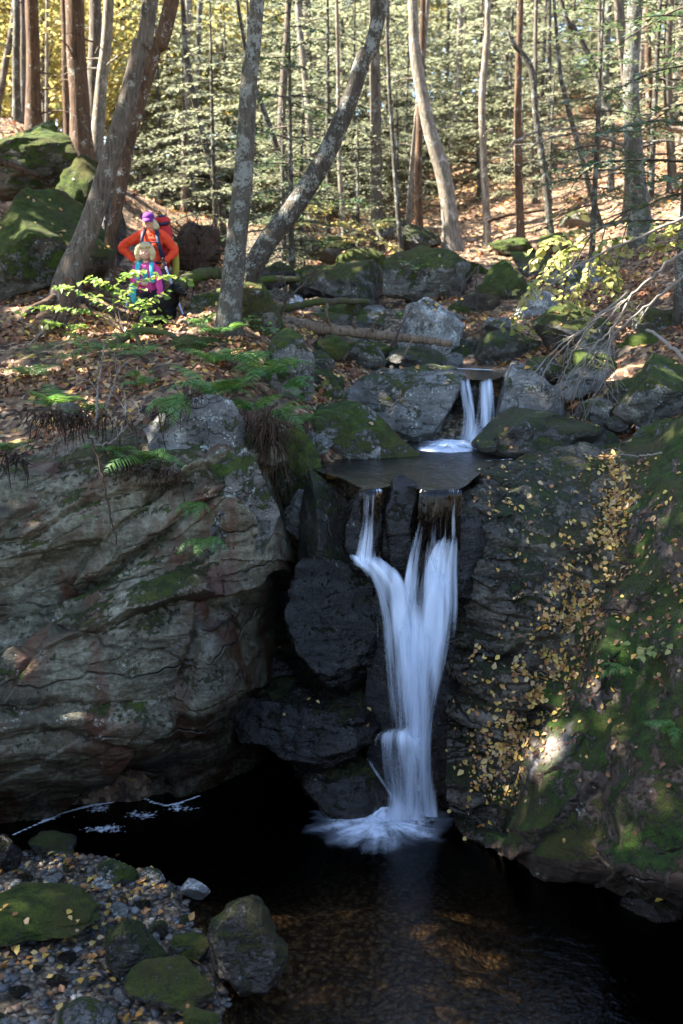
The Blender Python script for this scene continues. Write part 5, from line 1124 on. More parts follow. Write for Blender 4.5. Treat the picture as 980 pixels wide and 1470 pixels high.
# ------------------------------------------------------------------ leafy shrubs and saplings
def sprays(name, branches, y, leafmat, label, cat, leaf=(.05, .08), per_m=26, seed=0, stem='twigdark', rad=.006, wid=.38, sag=.2, dy=.25, twigs=3, group=None):
    """branches: pixel polylines at distance y; leaves stand in flat rows on both sides of every twig"""
    rr = np.random.RandomState(seed); b0 = at(*branches[0][0], y); root = tag(empty(name, tuple(b0)), label, cat, group); st, O, D, S_ = MB(), [], [], []
    for br in branches:
        P = spline(np.array([at(u, v, y+dy*rr.uniform(-1, 1)) for u, v in br]), 16)
        st.tube(P-b0, np.linspace(rad, rad*.3, 16), 5, cap=False); lines = [P]
        for k in range(twigs*2):
            i = rr.randint(4, 15); d = P[min(i+1, 15)]-P[i-1]; d /= np.linalg.norm(d)+1e-9
            a = np.cross(d, [0, 0, 1.0]); a = a/(np.linalg.norm(a)+1e-9)*(1 if k % 2 else -1); l = rr.uniform(.15, .42)
            Q = spline(np.array([P[i], P[i]+(d*.6+a*.6)*l*.5, P[i]+(d*.7+a*.7)*l+np.array([0, 0, -sag*l])]), 8); st.tube(Q-b0, np.linspace(rad*.5, rad*.2, 8), 4, cap=False); lines.append(Q)
        for Q in lines:
            L = np.linalg.norm(np.diff(Q, axis=0), axis=1).sum(); m = max(3, int(L*per_m)); t = .25+.75*(np.arange(m)+rr.rand(m))/m if Q is P else (np.arange(m)+rr.rand(m))/m
            i = np.minimum((t*(len(Q)-1)).astype(int), len(Q)-2); o = Q[i]+(Q[i+1]-Q[i])*(t*(len(Q)-1)-i)[:, None]; d = Q[i+1]-Q[i]; d /= np.linalg.norm(d, axis=1, keepdims=True)
            sd_ = np.cross(d, [0, 0, 1.0])*np.where(np.arange(m) % 2, 1, -1)[:, None]; O.append(o); D.append(d*.5+sd_+np.array([0, 0, -.25])+rr.randn(m, 3)*.25); S_.append(rr.uniform(*leaf, m))
    O, D, S_ = np.concatenate(O), np.concatenate(D), np.concatenate(S_); nn = rr.randn(len(O), 3)*.35+np.array([0, -.25, 1.0])
    V, T_ = leaf_quads(O-b0, D, nn, S_, wid, .12)
    st.build('stem', M[stem], root); link('leaves', mesh_np('leaves', V, T_, False), M[leafmat], root)
    return root
sprays('shrub', [[(178, 478), (170, 440), (190, 408), (235, 396), (272, 400)], [(178, 478), (160, 430), (175, 398), (205, 388)], [(178, 478), (150, 440), (112, 418), (80, 410)], [(178, 478), (140, 452), (95, 442), (60, 440)], [(178, 478), (185, 440), (160, 412), (125, 396)], [(178, 478), (200, 448), (215, 430), (240, 418)], [(178, 478), (140, 470), (100, 466), (70, 462)], [(178, 478), (205, 462), (228, 452)]], 13.1, 'green', 'light green leafy shrub in front of the hikers', 'shrub', (.06, .10), 17, 1)
sprays('shrub', [[(140, 520), (120, 490), (90, 478)], [(140, 520), (150, 490), (185, 478)], [(140, 520), (170, 500), (205, 498)], [(140, 520), (110, 508), (80, 510)]], 11.9, 'green', 'low green seedling plant on the leaf-strewn bank', 'shrub', (.04, .065), 18, 2, rad=.004, twigs=2)
sprays('shrub', [[(330, 480), (350, 460), (372, 458)], [(400, 500), (390, 480), (380, 470)]], 12.4, 'fern', 'small dark green leafy plant at the foot of the trees', 'shrub', (.04, .06), 18, 3, rad=.004, twigs=2)
sprays('sapling', [[(455, 345), (452, 310), (440, 292)], [(455, 345), (468, 305), (478, 290)], [(455, 330), (435, 318), (420, 322)], [(455, 330), (475, 322), (490, 318)]], 19.5, 'yellow', 'small yellow-leaved sapling on the sunlit slope', 'sapling', (.07, .11), 20, 4)
sprays('sapling', [[(525, 368), (522, 335), (508, 318)], [(525, 368), (538, 330), (552, 322)], [(525, 350), (500, 345), (485, 350)], [(525, 350), (548, 348), (560, 352)]], 19.0, 'yellow', 'second yellow sapling below the brown-green trunk', 'sapling', (.07, .11), 20, 5)
sprays('sapling', [[(905, 300), (850, 335), (805, 365), (775, 400), (748, 440), (738, 478)], [(905, 300), (840, 345), (800, 380), (772, 425)], [(850, 335), (845, 385), (830, 420), (845, 470)], [(870, 320), (860, 370), (870, 410)], [(905, 300), (820, 335), (785, 352), (765, 385)], [(850, 335), (815, 395), (805, 440), (790, 478)], [(905, 300), (890, 360), (880, 400), (885, 440)]], 14.2, 'lime', 'yellow-green leafy branch hanging over the stream at the right', 'sapling', (.075, .125), 13, 6, rad=.010, twigs=4, dy=.6)
sprays('sapling', [[(1010, 320), (960, 335), (915, 338), (870, 345)], [(1010, 320), (975, 322), (935, 322)], [(1010, 320), (970, 350), (930, 352)]], 12.4, 'lime', 'bright green maple leaves reaching in from the right edge', 'sapling', (.08, .12), 14, 7, rad=.008)
sprays('shrub', [[(600, 400), (595, 385), (612, 378)]], 17.0, 'green', 'small green plant sprouting on the long dark boulder', 'shrub', (.05, .08), 20, 81, rad=.004, twigs=2)
sprays('shrub', [[(560, 470), (570, 452), (580, 448)]], 15.6, 'green', 'small green plant beside the pale pointed boulder', 'shrub', (.05, .08), 20, 82, rad=.004, twigs=2)
sprays('shrub', [[(745, 395), (738, 380), (725, 376)]], 17.0, 'green', 'small green plant on the angular mossy boulder', 'shrub', (.05, .08), 20, 83, rad=.004, twigs=2)
sprays('shrub', [[(985, 930), (945, 935), (912, 930)], [(985, 930), (950, 925), (925, 938)]], 8.0, 'lime', 'pale maple seedling on the right slab', 'shrub', (.05, .08), 12, 9, rad=.004, twigs=1)
for (u, y, s, rz, lab) in [(965, 13.6, .95, .3, 'dark green hemlock leaning in from the right edge'), (840, 17.5, .8, 2.0, 'feathery hemlock beside the slanting lichen boulder'), (420, 19.0, .9, 4.0, 'feathery hemlock behind the curved tree')]:
    x = (u-490)/F*y; z = Hp(x, y); root = tag(empty('hemlock_sapling', (x, y, z)), lab, 'tree')
    trunk_part(np.array([[x, y, z-.2], [x, y, z+2.6*s], [x, y, z+5.5*s]]), (.06*s, .045*s, .012), 'barkdark', root, 8, 3, .3, 14); add_crown(root, HEM[1], (s, s, s), .5, rz)

# ------------------------------------------------------------------ logs, dead branches, roots
def branchy(name, paths, mat, label, cat, group=None, seed=0, twigs=0, sides=7, tw_len=(.15, .5), bump=.08):
    """paths: ([(u, v, y) ...], width px start, width px end)"""
    rr = np.random.RandomState(seed); b0 = at(*paths[0][0][0]); mb = MB(); root = None
    for pts, w0, w1 in paths:
        k = pxm(*pts[0]); W_ = np.array([at(*p) for p in pts])
        if root is not None: W_[0] = root[np.linalg.norm(root-W_[0], axis=1).argmin()]
        P = spline(W_, 8*len(pts)); n = len(P); P[1:] += rr.randn(n-1, 3)*.006; root = P if root is None else root; r = np.linspace(w0, w1, n)/2/k
        mb.tube(P-b0, r, sides, bump=bump, seed=seed)
        for q in range(twigs):
            i = rr.randint(n//4, n-2); d = P[i+1]-P[i]; d /= np.linalg.norm(d); l = rr.uniform(*tw_len); a = rr.randn(3)*.55; a[2] -= .15; e = d+a; e /= np.linalg.norm(e)
            Q = spline(np.array([P[i], P[i]+e*l*.5+rr.randn(3)*.02, P[i]+e*l+np.array([0, 0, -.15*l])+rr.randn(3)*.05]), 7); mb.tube(Q-b0, np.linspace(r[i]*.55, .0018, 7), 4, cap=False)
            for _ in range(2):
                j = rr.randint(2, 6); f = e+rr.randn(3)*.6; f /= np.linalg.norm(f); mb.tube(spline(np.array([Q[j], Q[j]+f*l*.25, Q[j]+f*l*.45+np.array([0, 0, -.05*l])]), 5)-b0, np.linspace(r[i]*.3, .0012, 5), 3, cap=False)
    ob = mb.build(name, M[mat]); ob.location = b0; return tag(ob, label, cat, group)
M['log'] = bark_mat('weathered_log', (.05, .036, .024), (.22, .16, .11), 1.2, moss=.15)
M['mosslog'] = bark_mat('mossy_log', (.03, .024, .016), (.10, .08, .05), 1.0, moss=.8)
M['root'] = bark_mat('earthy_root', (.018, .012, .008), (.075, .045, .028), 1.4)
branchy('fallen_log', [([(400, 462, 14.0), (450, 470, 13.9), (530, 480, 13.8), (600, 487, 13.7), (648, 493, 13.6)], 20, 9), ([(470, 470, 13.8), (468, 450, 13.7), (470, 436, 13.7)], 5, 3), ([(505, 476, 13.8), (508, 455, 13.7)], 5, 3), ([(535, 480, 13.7), (537, 462, 13.6)], 4, 3), ([(590, 484, 13.6), (580, 510, 13.4)], 4, 2)], 'log', 'brown fallen log with broken stubs lying across the stream', 'log', seed=1, sides=12)
branchy('fallen_log', [([(388, 448, 15.6), (430, 438, 15.6), (480, 432, 15.7), (530, 434, 15.8)], 13, 8)], 'mosslog', 'thin mossy log behind the brown fallen log', 'log', seed=2)
branchy('fallen_log', [([(300, 430, 14.6), (335, 412, 14.6), (375, 402, 14.7), (430, 400, 14.8)], 16, 8)], 'mosslog', 'mossy dead log behind the two bank trees', 'log', seed=3, sides=10)
branchy('fallen_log', [([(150, 505, 12.4), (190, 478, 12.5), (235, 478, 12.5), (262, 492, 12.4)], 14, 7), ([(190, 478, 12.5), (205, 500, 12.2), (222, 512, 12.1)], 7, 4)], 'mosslog', 'mossy curved root lying on the bank below the hikers', 'root', seed=4, sides=10)
branchy('fallen_log', [([(245, 425, 14.3), (268, 402, 14.6), (300, 392, 14.8), (330, 395, 14.8)], 22, 16)], 'mosslog', 'thick mossy log right of the hikers', 'log', seed=5, sides=12)
branchy('fallen_log', [([(700, 318, 22), (735, 308, 22), (800, 300, 22.2)], 6, 4)], 'root', 'dark fallen branch on the sunny leaf slope', 'log', seed=6)
branchy('fallen_log', [([(935, 170, 20), (965, 185, 20), (1010, 190, 20)], 9, 8)], 'log', 'pale fallen trunk on the slope at the right edge', 'log', seed=7)
branchy('fallen_log', [([(0, 232, 16.2), (25, 240, 16.1), (55, 252, 16.0)], 10, 7)], 'root', 'dark branch lying on the ledge of the upper mossy boulder', 'log', seed=8)
for i, (paths, lab, mt, tw) in enumerate([
    ([([(1010, 340, 11.0), (950, 385, 11.2), (905, 425, 11.4), (850, 462, 11.6), (800, 500, 11.7), (752, 548, 11.7)], 5.5, 1.6), ([(905, 425, 11.4), (880, 470, 11.5), (850, 500, 11.5), (830, 540, 11.5)], 5, 1.5)], 'longest bare grey branch sweeping down from the right edge', 'twig', 12),
    ([([(1010, 375, 11.3), (940, 430, 11.5), (880, 482, 11.6), (840, 530, 11.7), (822, 575, 11.7)], 5, 1.6), ([(880, 482, 11.6), (870, 520, 11.5), (868, 560, 11.5)], 4, 1.5)], 'bare grey branch below the longest one at the right', 'twig', 12),
    ([([(1010, 300, 12.2), (930, 335, 12.3), (860, 365, 12.4), (800, 400, 12.5), (750, 450, 12.5)], 5, 1.5)], 'thin arching bare branch above the grey ones', 'twig', 8),
    ([([(900, 420, 11.6), (840, 470, 11.8), (790, 520, 11.9), (770, 560, 11.9)], 4, 1.2), ([(860, 450, 11.7), (820, 510, 11.8), (800, 570, 11.8)], 4, 1.2)], 'tangle of fine bare twigs over the side trickle', 'twig', 12),
    ([([(1010, 545, 10.6), (965, 500, 10.7), (930, 472, 10.9)], 8, 5)], 'stout broken stick at the right edge', 'twig', 0),
    ([([(925, 224, 18.5), (880, 203, 18.5), (830, 192, 18.5), (790, 198, 18.6), (755, 215, 18.6)], 6, 2)], 'sunlit white arching branch in the right wood', 'barkpale', 6),
    ([([(735, 205, 18), (770, 190, 18), (810, 185, 18.1), (850, 180, 18.2)], 4, 2), ([(700, 235, 18), (735, 205, 18)], 3, 2)], 'thin pale branch left of the white arching one', 'barkpale', 6)]):
    branchy('dead_branch', paths, mt, lab, 'branch', None, 20+i, tw)
for i, (paths, lab, mt, tw) in enumerate([
    ([([(136, 612, 9.6), (140, 560, 9.9), (146, 520, 10.1), (149, 490, 10.3)], 4, 2)], 'white upright dead stem standing on the bank edge', 'barkpale', 1),
    ([([(152, 586, 9.8), (162, 555, 9.9), (172, 530, 10.0), (184, 518, 10.1)], 4, 2)], 'white slanting twig right of the upright dead stem', 'barkpale', 2),
    ([([(134, 640, 9.0), (160, 634, 8.95), (174, 618, 9.0), (180, 585, 9.2), (178, 560, 9.4)], 4, 2), ([(174, 618, 9.0), (200, 590, 9.3), (212, 560, 9.5)], 3, 1)], 'forked white twig hooked over the cliff edge', 'barkpale', 3),
    ([([(110, 580, 9.4), (122, 615, 8.95), (138, 650, 8.8), (150, 700, 8.7), (160, 745, 8.65), (168, 782, 8.65)], 3.5, 2)], 'thin dark root dangling down the cliff face', 'root', 1),
    ([([(40, 498, 11.6), (52, 484, 11.7), (64, 474, 11.8)], 4, 3), ([(35, 476, 12), (60, 468, 12.1)], 3, 2)], 'two short white sticks lying in the leaves', 'barkpale', 0),
    ([([(0, 600, 9.6), (30, 590, 9.6), (70, 588, 9.6), (120, 600, 9.4)], 4, 2)], 'brown twig lying along the bank edge at the left', 'twigdark', 5),
    ([([(560, 500, 13.5), (575, 470, 13.4), (590, 440, 13.5)], 4, 2)], 'dark upright stick beside the pale pointed boulder', 'twigdark', 2),
    ([([(400, 470, 13.5), (412, 430, 13.4), (440, 405, 13.4), (452, 380, 13.4)], 5, 2), ([(412, 430, 13.4), (408, 400, 13.4)], 3, 1.5)], 'dark forked dead branch standing at the log end', 'twigdark', 5),
    ([([(690, 380, 16.5), (668, 405, 16.5), (655, 440, 16.4)], 3, 2), ([(700, 395, 16.5), (680, 430, 16.4)], 3, 1.5)], 'arching brown twigs over the long dark boulder', 'twigdark', 4),
    ([([(950, 650, 10.0), (915, 655, 10.1), (890, 652, 10.2)], 3, 1.5)], 'thin twig on the moss of the right slab', 'twig', 1)]):
    branchy('twig', paths, mt, lab, 'twig', None, 40+i, tw, 6)
def hanging(name, spans, label, seed, n, mat='root', leafy=0):
    """a fringe of roots: spans (u0, v0, u1, v1, y, length px)"""
    rr = np.random.RandomState(seed); mb = MB(); b0 = at(spans[0][0], spans[0][1], spans[0][4])
    for (u0, v0, u1, v1, y, ln) in spans:
        for k in range(n):
            t = (rr.rand()+.35*math.sin(9*rr.rand()))%1.0; u, v = u0+(u1-u0)*t, v0+(v1-v0)*t+rr.randn()*.16*ln; l = ln*rr.gamma(3, .2)*(.55+.6*abs(math.sin(t*11+seed))); du = rr.randn()*.28*ln
            P = spline(np.array([at(u, v, y+.15), at(u+du*.2, v+l*.15, y-.06+rr.randn()*.05), at(u+du*.6, v+l*.6, y-.04+rr.randn()*.05), at(u+du, v+l, y+rr.randn()*.06)]), 9)
            P += np.cumsum(rr.randn(9, 3)*.006, axis=0); mb.tube(P-b0, np.linspace(rr.uniform(.004, .010), .0015, 9), 4, cap=False)
    ob = mb.build(name, M[mat]); ob.location = b0; return tag(ob, label, 'roots')
hanging('hanging_roots', [(352, 606, 404, 612, 9.75, 70), (372, 604, 402, 610, 9.6, 105)], 'curtain of red-brown roots hanging at the corner of the cliff', 1, 60)
hanging('hanging_roots', [(20, 588, 190, 600, 9.15, 40), (60, 590, 130, 600, 9.05, 45)], 'fringe of brown roots under the sunlit ferns', 2, 70)
hanging('hanging_roots', [(196, 668, 262, 680, 8.85, 34), (150, 650, 200, 668, 8.9, 30)], 'fringe of roots and dead leaves below the fern on the cliff edge', 3, 50)
hanging('hanging_roots', [(-10, 650, 40, 662, 9.0, 40)], 'fringe of roots at the left border of the cliff edge', 4, 45)
hanging('hanging_roots', [(222, 590, 292, 560, 9.3, 36)], 'dark roots behind the hanging fern fronds', 5, 45)
# roots of the leaning tree
mb = MB(); loc = np.array(tA.location); rr = np.random.RandomState(6)
for (u, v, y) in [(20, 430, 13.6), (45, 412, 13.9), (55, 440, 13.0), (90, 440, 13.2), (130, 430, 13.5), (160, 420, 14.2), (10, 400, 14.6), (70, 425, 13.4)]:
    e = at(u, v, y); s0 = loc+np.array([0, 0, .12]); pts = [s0]
    for t in (.3, .6, 1.0):
        q = s0*(1-t)+e*t+rr.randn(3)*.05; q[2] = Hp(q[0], q[1])+.05*(1-t)+.02; pts.append(q)
    mb.tube(spline(np.array(pts), 20)-loc, np.linspace(.085, .018, 20), 8, bump=.12, seed=u)
mb.build('roots', M['barkred'], tA)
# the upturned root mound behind the hikers
c0 = at(280, 358, 16.0); mb = MB(); rr = np.random.RandomState(7)
V, Fc = rock_shape(90, (.33, .3, .36), cuts=2, rough=.2, sub=5); mb.add(V, Fc)
for k in range(70):
    d = rr.randn(3); d /= np.linalg.norm(d); d[1] = -abs(d[1]); s0 = d*np.array([.3, .28, .33]); e = s0+d*rr.uniform(.05, .35)+rr.randn(3)*.15; mb.tube(spline(np.array([s0*.7, s0, (s0+e)/2+rr.randn(3)*.06, e]), 9), np.linspace(rr.uniform(.008, .022), .003, 9), 5, cap=False)
ob = mb.build('root_mound', M['root']); ob.location = c0; tag(ob, 'dark tangled root mound of an upturned tree behind the hikers', 'roots')

# ------------------------------------------------------------------ the hikers and their dog
def plain(name, col, rough=.7, spec=.3, var=.12): return simple(name, col, rough, var, 25, spec, bump=.0)
def cloth(name, col, rough=.8): return simple(name, col, rough, .30, 9, .2, bump=.35)
M['skin'] = plain('skin', (.55, .30, .20), .5, .4, .06); M['shirt'] = cloth('orange_red_shirt', (.66, .06, .020)); M['trousers'] = cloth('dark_grey_trousers', (.055, .055, .06))
M['navy'] = plain('navy_webbing', (.012, .018, .045), .6); M['cap'] = cloth('purple_cap', (.13, .028, .19)); M['blond'] = plain('blond_hair', (.46, .36, .20), .5, .4, .5); M['packred'] = cloth('red_pack_cloth', (.42, .03, .03))
M['olive'] = plain('yellow_green_roll', (.30, .27, .04), .7); M['pink'] = cloth('pink_sleeves', (.52, .055, .22)); M['turq'] = cloth('turquoise_jacket', (.05, .40, .46)); M['teal'] = plain('teal_shirt', (.03, .20, .24), .7)
M['blacktr'] = cloth('black_trousers', (.018, .018, .022)); M['boot'] = plain('brown_boots', (.07, .045, .03), .7); M['dog'] = plain('black_dog_coat', (.004, .004, .005), .6, .12, .4); M['dogpaw'] = plain('pale_paw', (.35, .34, .33), .7)
M['pole'] = simple('pole_shaft', (.50, .52, .72), .3, .1, 4, .6); M['grip'] = plain('black_grip', (.02, .02, .022), .7); M['eye'] = plain('dark_eye', (.015, .012, .010), .2, .6); M['lip'] = plain('lips', (.42, .12, .10), .5); M['teeth'] = plain('teeth', (.75, .72, .66), .4)
def ell(mb, c, r, sub=3, rot=None):
    V, Fc = ICO[sub]; V = V*np.asarray(r, float)
    if rot is not None: V = V @ np.array(Matrix.Rotation(rot[1], 3, rot[0])).T
    mb.add(V+np.asarray(c, float), Fc)
def limb(mb, pts, rad, n=18, sides=12):
    P = spline(np.array(pts, float), n); r = np.interp(np.linspace(0, 1, n), np.linspace(0, 1, len(rad)), rad); mb.tube(P, r, sides)
    ell(mb, P[0], [r[0]]*3, 2); ell(mb, P[-1], [r[-1]]*3, 2)
def loft(mb, rings, n=26, sides=20):
    Rg = spline(np.array(rings, float), n); a = np.linspace(0, 2*math.pi, sides, endpoint=False)
    V = np.stack([Rg[:, 1:2]+Rg[:, 3:4]*np.cos(a), Rg[:, 2:3]+Rg[:, 4:5]*np.sin(a), np.broadcast_to(Rg[:, 0:1], (n, sides))], -1).reshape(-1, 3)
    V = np.concatenate([V, [[Rg[0, 1], Rg[0, 2], Rg[0, 0]], [Rg[-1, 1], Rg[-1, 2], Rg[-1, 0]]]]); j = np.arange(sides); jn = (j+1) % sides; o = (n-1)*sides
    mb.add(V, [grid_faces(n, sides, True), np.concatenate([np.stack([jn, j, np.full(sides, len(V)-2)], -1), np.stack([o+j, o+jn, np.full(sides, len(V)-1)], -1)])])
def fuse(name, mb, vox, mat, parent, smooth=3):
    me = mesh_np(name, np.concatenate(mb.V), [np.concatenate(f) for f in mb.F.values()])
    o = link(name, me, None, None); m = o.modifiers.new('r', 'REMESH'); m.mode = 'VOXEL'; m.voxel_size = vox; m.use_smooth_shade = True
    s = o.modifiers.new('s', 'SMOOTH'); s.iterations = smooth; s.factor = .5
    dg = bpy.context.evaluated_depsgraph_get(); m2 = bpy.data.meshes.new_from_object(o.evaluated_get(dg)); fold = {'shirt': .010, 'jacket': .009, 'trousers': .010, 'hair': .009, 'backpack': .010, 'lid': .007}.get(name, 0)
    if fold:
        c = np.empty(len(m2.vertices)*3, np.float32); m2.vertices.foreach_get('co', c); c = c.reshape(-1, 3).astype(float); nn = np.empty(len(c)*3, np.float32); m2.vertices.foreach_get('normal', nn); q = c*np.array([9, 9, 16.]) if name != 'hair' else c*np.array([45, 45, 9.])
        c += nn.reshape(-1, 3)*(fold*fbm(q+3, 3, ridge=True)-.3*fold)[:, None]; m2.vertices.foreach_set('co', c.astype(np.float32).ravel()); m2.update()
    o.modifiers.clear(); o.data = m2; m2.name = name; m2.materials.clear(); m2.materials.append(M[mat]); o.parent = parent
    return o
def hand(mb, w, d, side, up, s=1.0, curl=.6):
    """palm and five fingers from the wrist w along d; side points to the thumb, up out of the back of the hand"""
    w, d, side, up = [np.asarray(q, float) for q in (w, d, side, up)]; d = d/np.linalg.norm(d); side = side-d*(side @ d); side /= np.linalg.norm(side); up = np.cross(side, d)*np.sign(np.cross(side, d) @ up)
    limb(mb, [w-d*.03*s, w+d*.03*s, w+d*.075*s], [.022*s, .030*s, .030*s]); 
    for k, l in enumerate((.062, .072, .066, .05)):
        b = w+d*.078*s+side*(.030-.020*k)*s; m = b+d*l*.5*s-up*curl*.018*s; limb(mb, [b, m, m+d*l*.35*s-up*curl*.045*s], [.0095*s, .0088*s, .0075*s], 10, 8)
    b = w+d*.03*s+side*.026*s; limb(mb, [b, b+(d*.5+side*.8)*.03*s, b+(d*.9+side*.7)*.055*s-up*.012*s], [.012*s, .0105*s, .009*s], 10, 8)
def face(parent, c, r, s=1.0, yaw=0.0, smile=True):
    ca, sa = math.cos(yaw), math.sin(yaw)
    def pt(x, z, out=1.0):
        x, z = x*s, z*s; y = -math.sqrt(max(0.0, 1-(x/r[0])**2-(z/r[2])**2))*r[1]*out; return np.array([c[0]+x*ca-y*sa, c[1]+x*sa+y*ca, c[2]+z])
    for sx in (-1, 1):
        mb = MB(); ell(mb, pt(sx*.030, .006, .98), (.011*s, .006*s, .007*s), 2); mb.build('eye', M['eye'], parent)
        mb = MB(); P = np.array([pt(sx*x, z, 1.01) for x, z in ((.014, .026), (.030, .032), (.046, .025))]); mb.tube(spline(P, 8), .0035*s, 6); mb.build('eyebrow', M['blond'], parent)
    mb = MB(); P = np.array([pt(x, z, 1.0) for x, z in ((-.028, -.040), (-.014, -.050), (0, -.053), (.014, -.050), (.028, -.040))]); mb.tube(spline(P, 12), [.003*s]*3+[.006*s]*6+[.003*s]*3, 6); mb.build('mouth', M['lip'], parent)
    if smile:
        mb = MB(); P = np.array([pt(x, z, 1.025) for x, z in ((-.018, -.043), (0, -.048), (.018, -.043))]); mb.tube(spline(P, 8), .0035*s, 6); mb.build('teeth', M['teeth'], parent)
def strap(name, pts, w_, th, mat, parent):
    P = spline(np.array(pts, float), 24); t = np.gradient(P, axis=0); t /= np.linalg.norm(t, axis=1, keepdims=True); out = np.array([0, -1.0, 0]); s = np.cross(t, out); s /= np.linalg.norm(s, axis=1, keepdims=True)+1e-9; n = np.cross(s, t)
    V = np.stack([P+s*w_+n*th, P-s*w_+n*th, P-s*w_-n*th, P+s*w_-n*th], 1).reshape(-1, 3); mb = MB(); mb.add(V, [grid_faces(24, 4, True), np.array([[0, 1, 2, 3], [95, 94, 93, 92]])]); return mb.build(name, M[mat], parent, smooth=False)

# --- the woman
pw = at(222, 472, 14.75); pw[2] = Hp(pw[0], pw[1]); ztop = at(222, 300, 14.75)[2]; SW = (ztop-pw[2])/1.69
W = tag(empty('person', tuple(pw)), 'woman hiker in orange-red shirt and purple cap with a red backpack, hand on hip', 'person'); W.scale = (SW,)*3
b = MB(); hc = np.array([-.035, -.02, 1.50])
ell(b, hc, (.076, .092, .112)); ell(b, hc+[0, -.018, -.055], (.056, .066, .058)); ell(b, hc+[0, -.098, -.018], (.014, .018, .020), 2)
for sx in (-1, 1): ell(b, hc+[sx*.078, .012, -.012], (.012, .02, .03), 2); ell(b, hc+[sx*.034, -.07, -.028], (.022, .02, .02), 2)
limb(b, [(-.01, .02, 1.30), (-.015, .012, 1.36), (-.03, 0, 1.44)], [.060, .052, .052])
loft(b, [(.80, -.01, .02, .14, .10), (1.0, -.01, .02, .125, .09), (1.22, -.01, .02, .145, .095), (1.33, -.01, .02, .10, .07)])
for sx in (-1, 1): limb(b, [(sx*.085-.01, .02, .84), (sx*.10, .0, .47), (sx*.11, .03, .10)], [.085, .058, .042])
eL, wL = np.array([-.47, .06, 1.13]), np.array([-.285, -.02, .93]); eR, wR = np.array([.345, .03, 1.07]), np.array([.235, -.10, .93])
limb(b, [(-.19, .02, 1.28), eL, wL], [.05, .042, .030]); limb(b, [(.17, .02, 1.28), eR, wR], [.05, .042, .030])
hand(b, wL, (.75, -.25, -.6), (.3, .1, 1), (-.6, -.5, .3), 1.0, .8); hand(b, wR, (-.45, -.25, -.75), (-.8, -.1, .5), (.1, -1, .2), 1.05, 1.3)
fuse('body', b, .009, 'skin', W, 2); face(W, hc, (.076, .092, .112), 1.0)
b = MB(); loft(b, [(.775, -.01, .02, .175, .135), (.86, -.01, .02, .168, .13), (1.0, -.01, .02, .150, .115), (1.12, -.01, .015, .165, .128), (1.22, -.01, .012, .175, .128), (1.31, -.01, .02, .145, .10), (1.365, -.012, .015, .072, .066)])
for sx in (-1, 1): ell(b, (sx*.07-.01, -.075, 1.15), (.075, .065, .07))
limb(b, [(-.13, .02, 1.315), (-.22, .025, 1.27), eL+[.0, 0, .0], (eL+wL)/2+[.0, 0, .0], wL], [.075, .074, .060, .052, .040]); limb(b, [(.11, .02, 1.315), (.20, .025, 1.26), eR, (eR+wR)/2, wR], [.075, .074, .060, .052, .040])
fuse('shirt', b, .011, 'shirt', W, 3)
b = MB(); loft(b, [(.70, -.01, .02, .165, .12), (.80, -.01, .02, .17, .125), (.90, -.01, .02, .155, .115)])
for sx in (-1, 1): limb(b, [(sx*.085-.01, .02, .80), (sx*.10, -.01, .46), (sx*.11, .03, .08)], [.098, .076, .062])
fuse('trousers', b, .012, 'trousers', W, 3)
for sx in (-1, 1):
    b = MB(); limb(b, [(sx*.11, .05, .05), (sx*.115, -.03, .045), (sx*.12, -.13, .035)], [.048, .045, .036]); limb(b, [(sx*.11, .035, .05), (sx*.11, .035, .13)], [.05, .05]); fuse('boot', b, .012, 'boot', W, 2)
b = MB(); ell(b, hc+[0, .02, .02], (.086, .092, .105)); ell(b, hc+[.085, .035, -.05], (.05, .05, .075)); ell(b, hc+[.115, .02, -.075], (.04, .035, .04)); ell(b, hc+[-.06, .04, -.05], (.03, .05, .05)); fuse('hair', b, .010, 'blond', W, 2)
b = MB(); ell(b, hc+[0, .008, .068], (.094, .106, .082)); cpo = fuse('cap', b, .010, 'cap', W, 2)
b = MB(); a = np.linspace(-1.15, 1.15, 18); q = np.stack([np.sin(a)*.086, -np.cos(a)*.098, 0*a], -1); q2 = np.stack([np.sin(a)*.082, -np.cos(a)*.185-.005, -.050+.0*a], -1); V = np.concatenate([q, q2, q+[0, 0, -.007], q2+[0, 0, -.007]])+hc+[0, .008, .052]
i = np.arange(17); b.add(V, np.concatenate([np.stack([i, i+1, i+19, i+18], -1), np.stack([i+36, i+54, i+55, i+37], -1), np.stack([i+18, i+19, i+55, i+54], -1)])); b.build('brim', M['cap'], cpo)
b = MB(); loft(b, [(.82, .06, .24, .15, .09), (.95, .06, .25, .18, .115), (1.25, .08, .25, .19, .12), (1.42, .10, .25, .17, .11), (1.46, .10, .25, .10, .06)]); pk = fuse('backpack', b, .014, 'packred', W, 3)
b = MB(); ell(b, (.135, .23, 1.525), (.125, .10, .085)); fuse('lid', b, .012, 'packred', pk, 3)
b = MB(); ell(b, (.13, .215, 1.585), (.085, .075, .032)); limb(b, [(.04, .14, 1.49), (.14, .125, 1.47), (.25, .15, 1.50)], [.02, .024, .02]); fuse('lid_pocket', b, .010, 'navy', pk, 2)
b = MB(); limb(b, [(.315, .22, .72), (.325, .22, .90), (.31, .22, 1.16)], [.055, .058, .055]); fuse('mat_roll', b, .012, 'olive', W, 1)
strap('shoulder_strap', [(-.085, .05, 1.40), (-.11, -.085, 1.335), (-.125, -.150, 1.20), (-.135, -.135, 1.05), (-.16, -.08, .93)], .026, .008, 'navy', W); strap('shoulder_strap', [(.075, .05, 1.40), (.10, -.085, 1.335), (.125, -.150, 1.20), (.155, -.125, 1.05), (.185, -.06, .92)], .030, .008, 'navy', W)
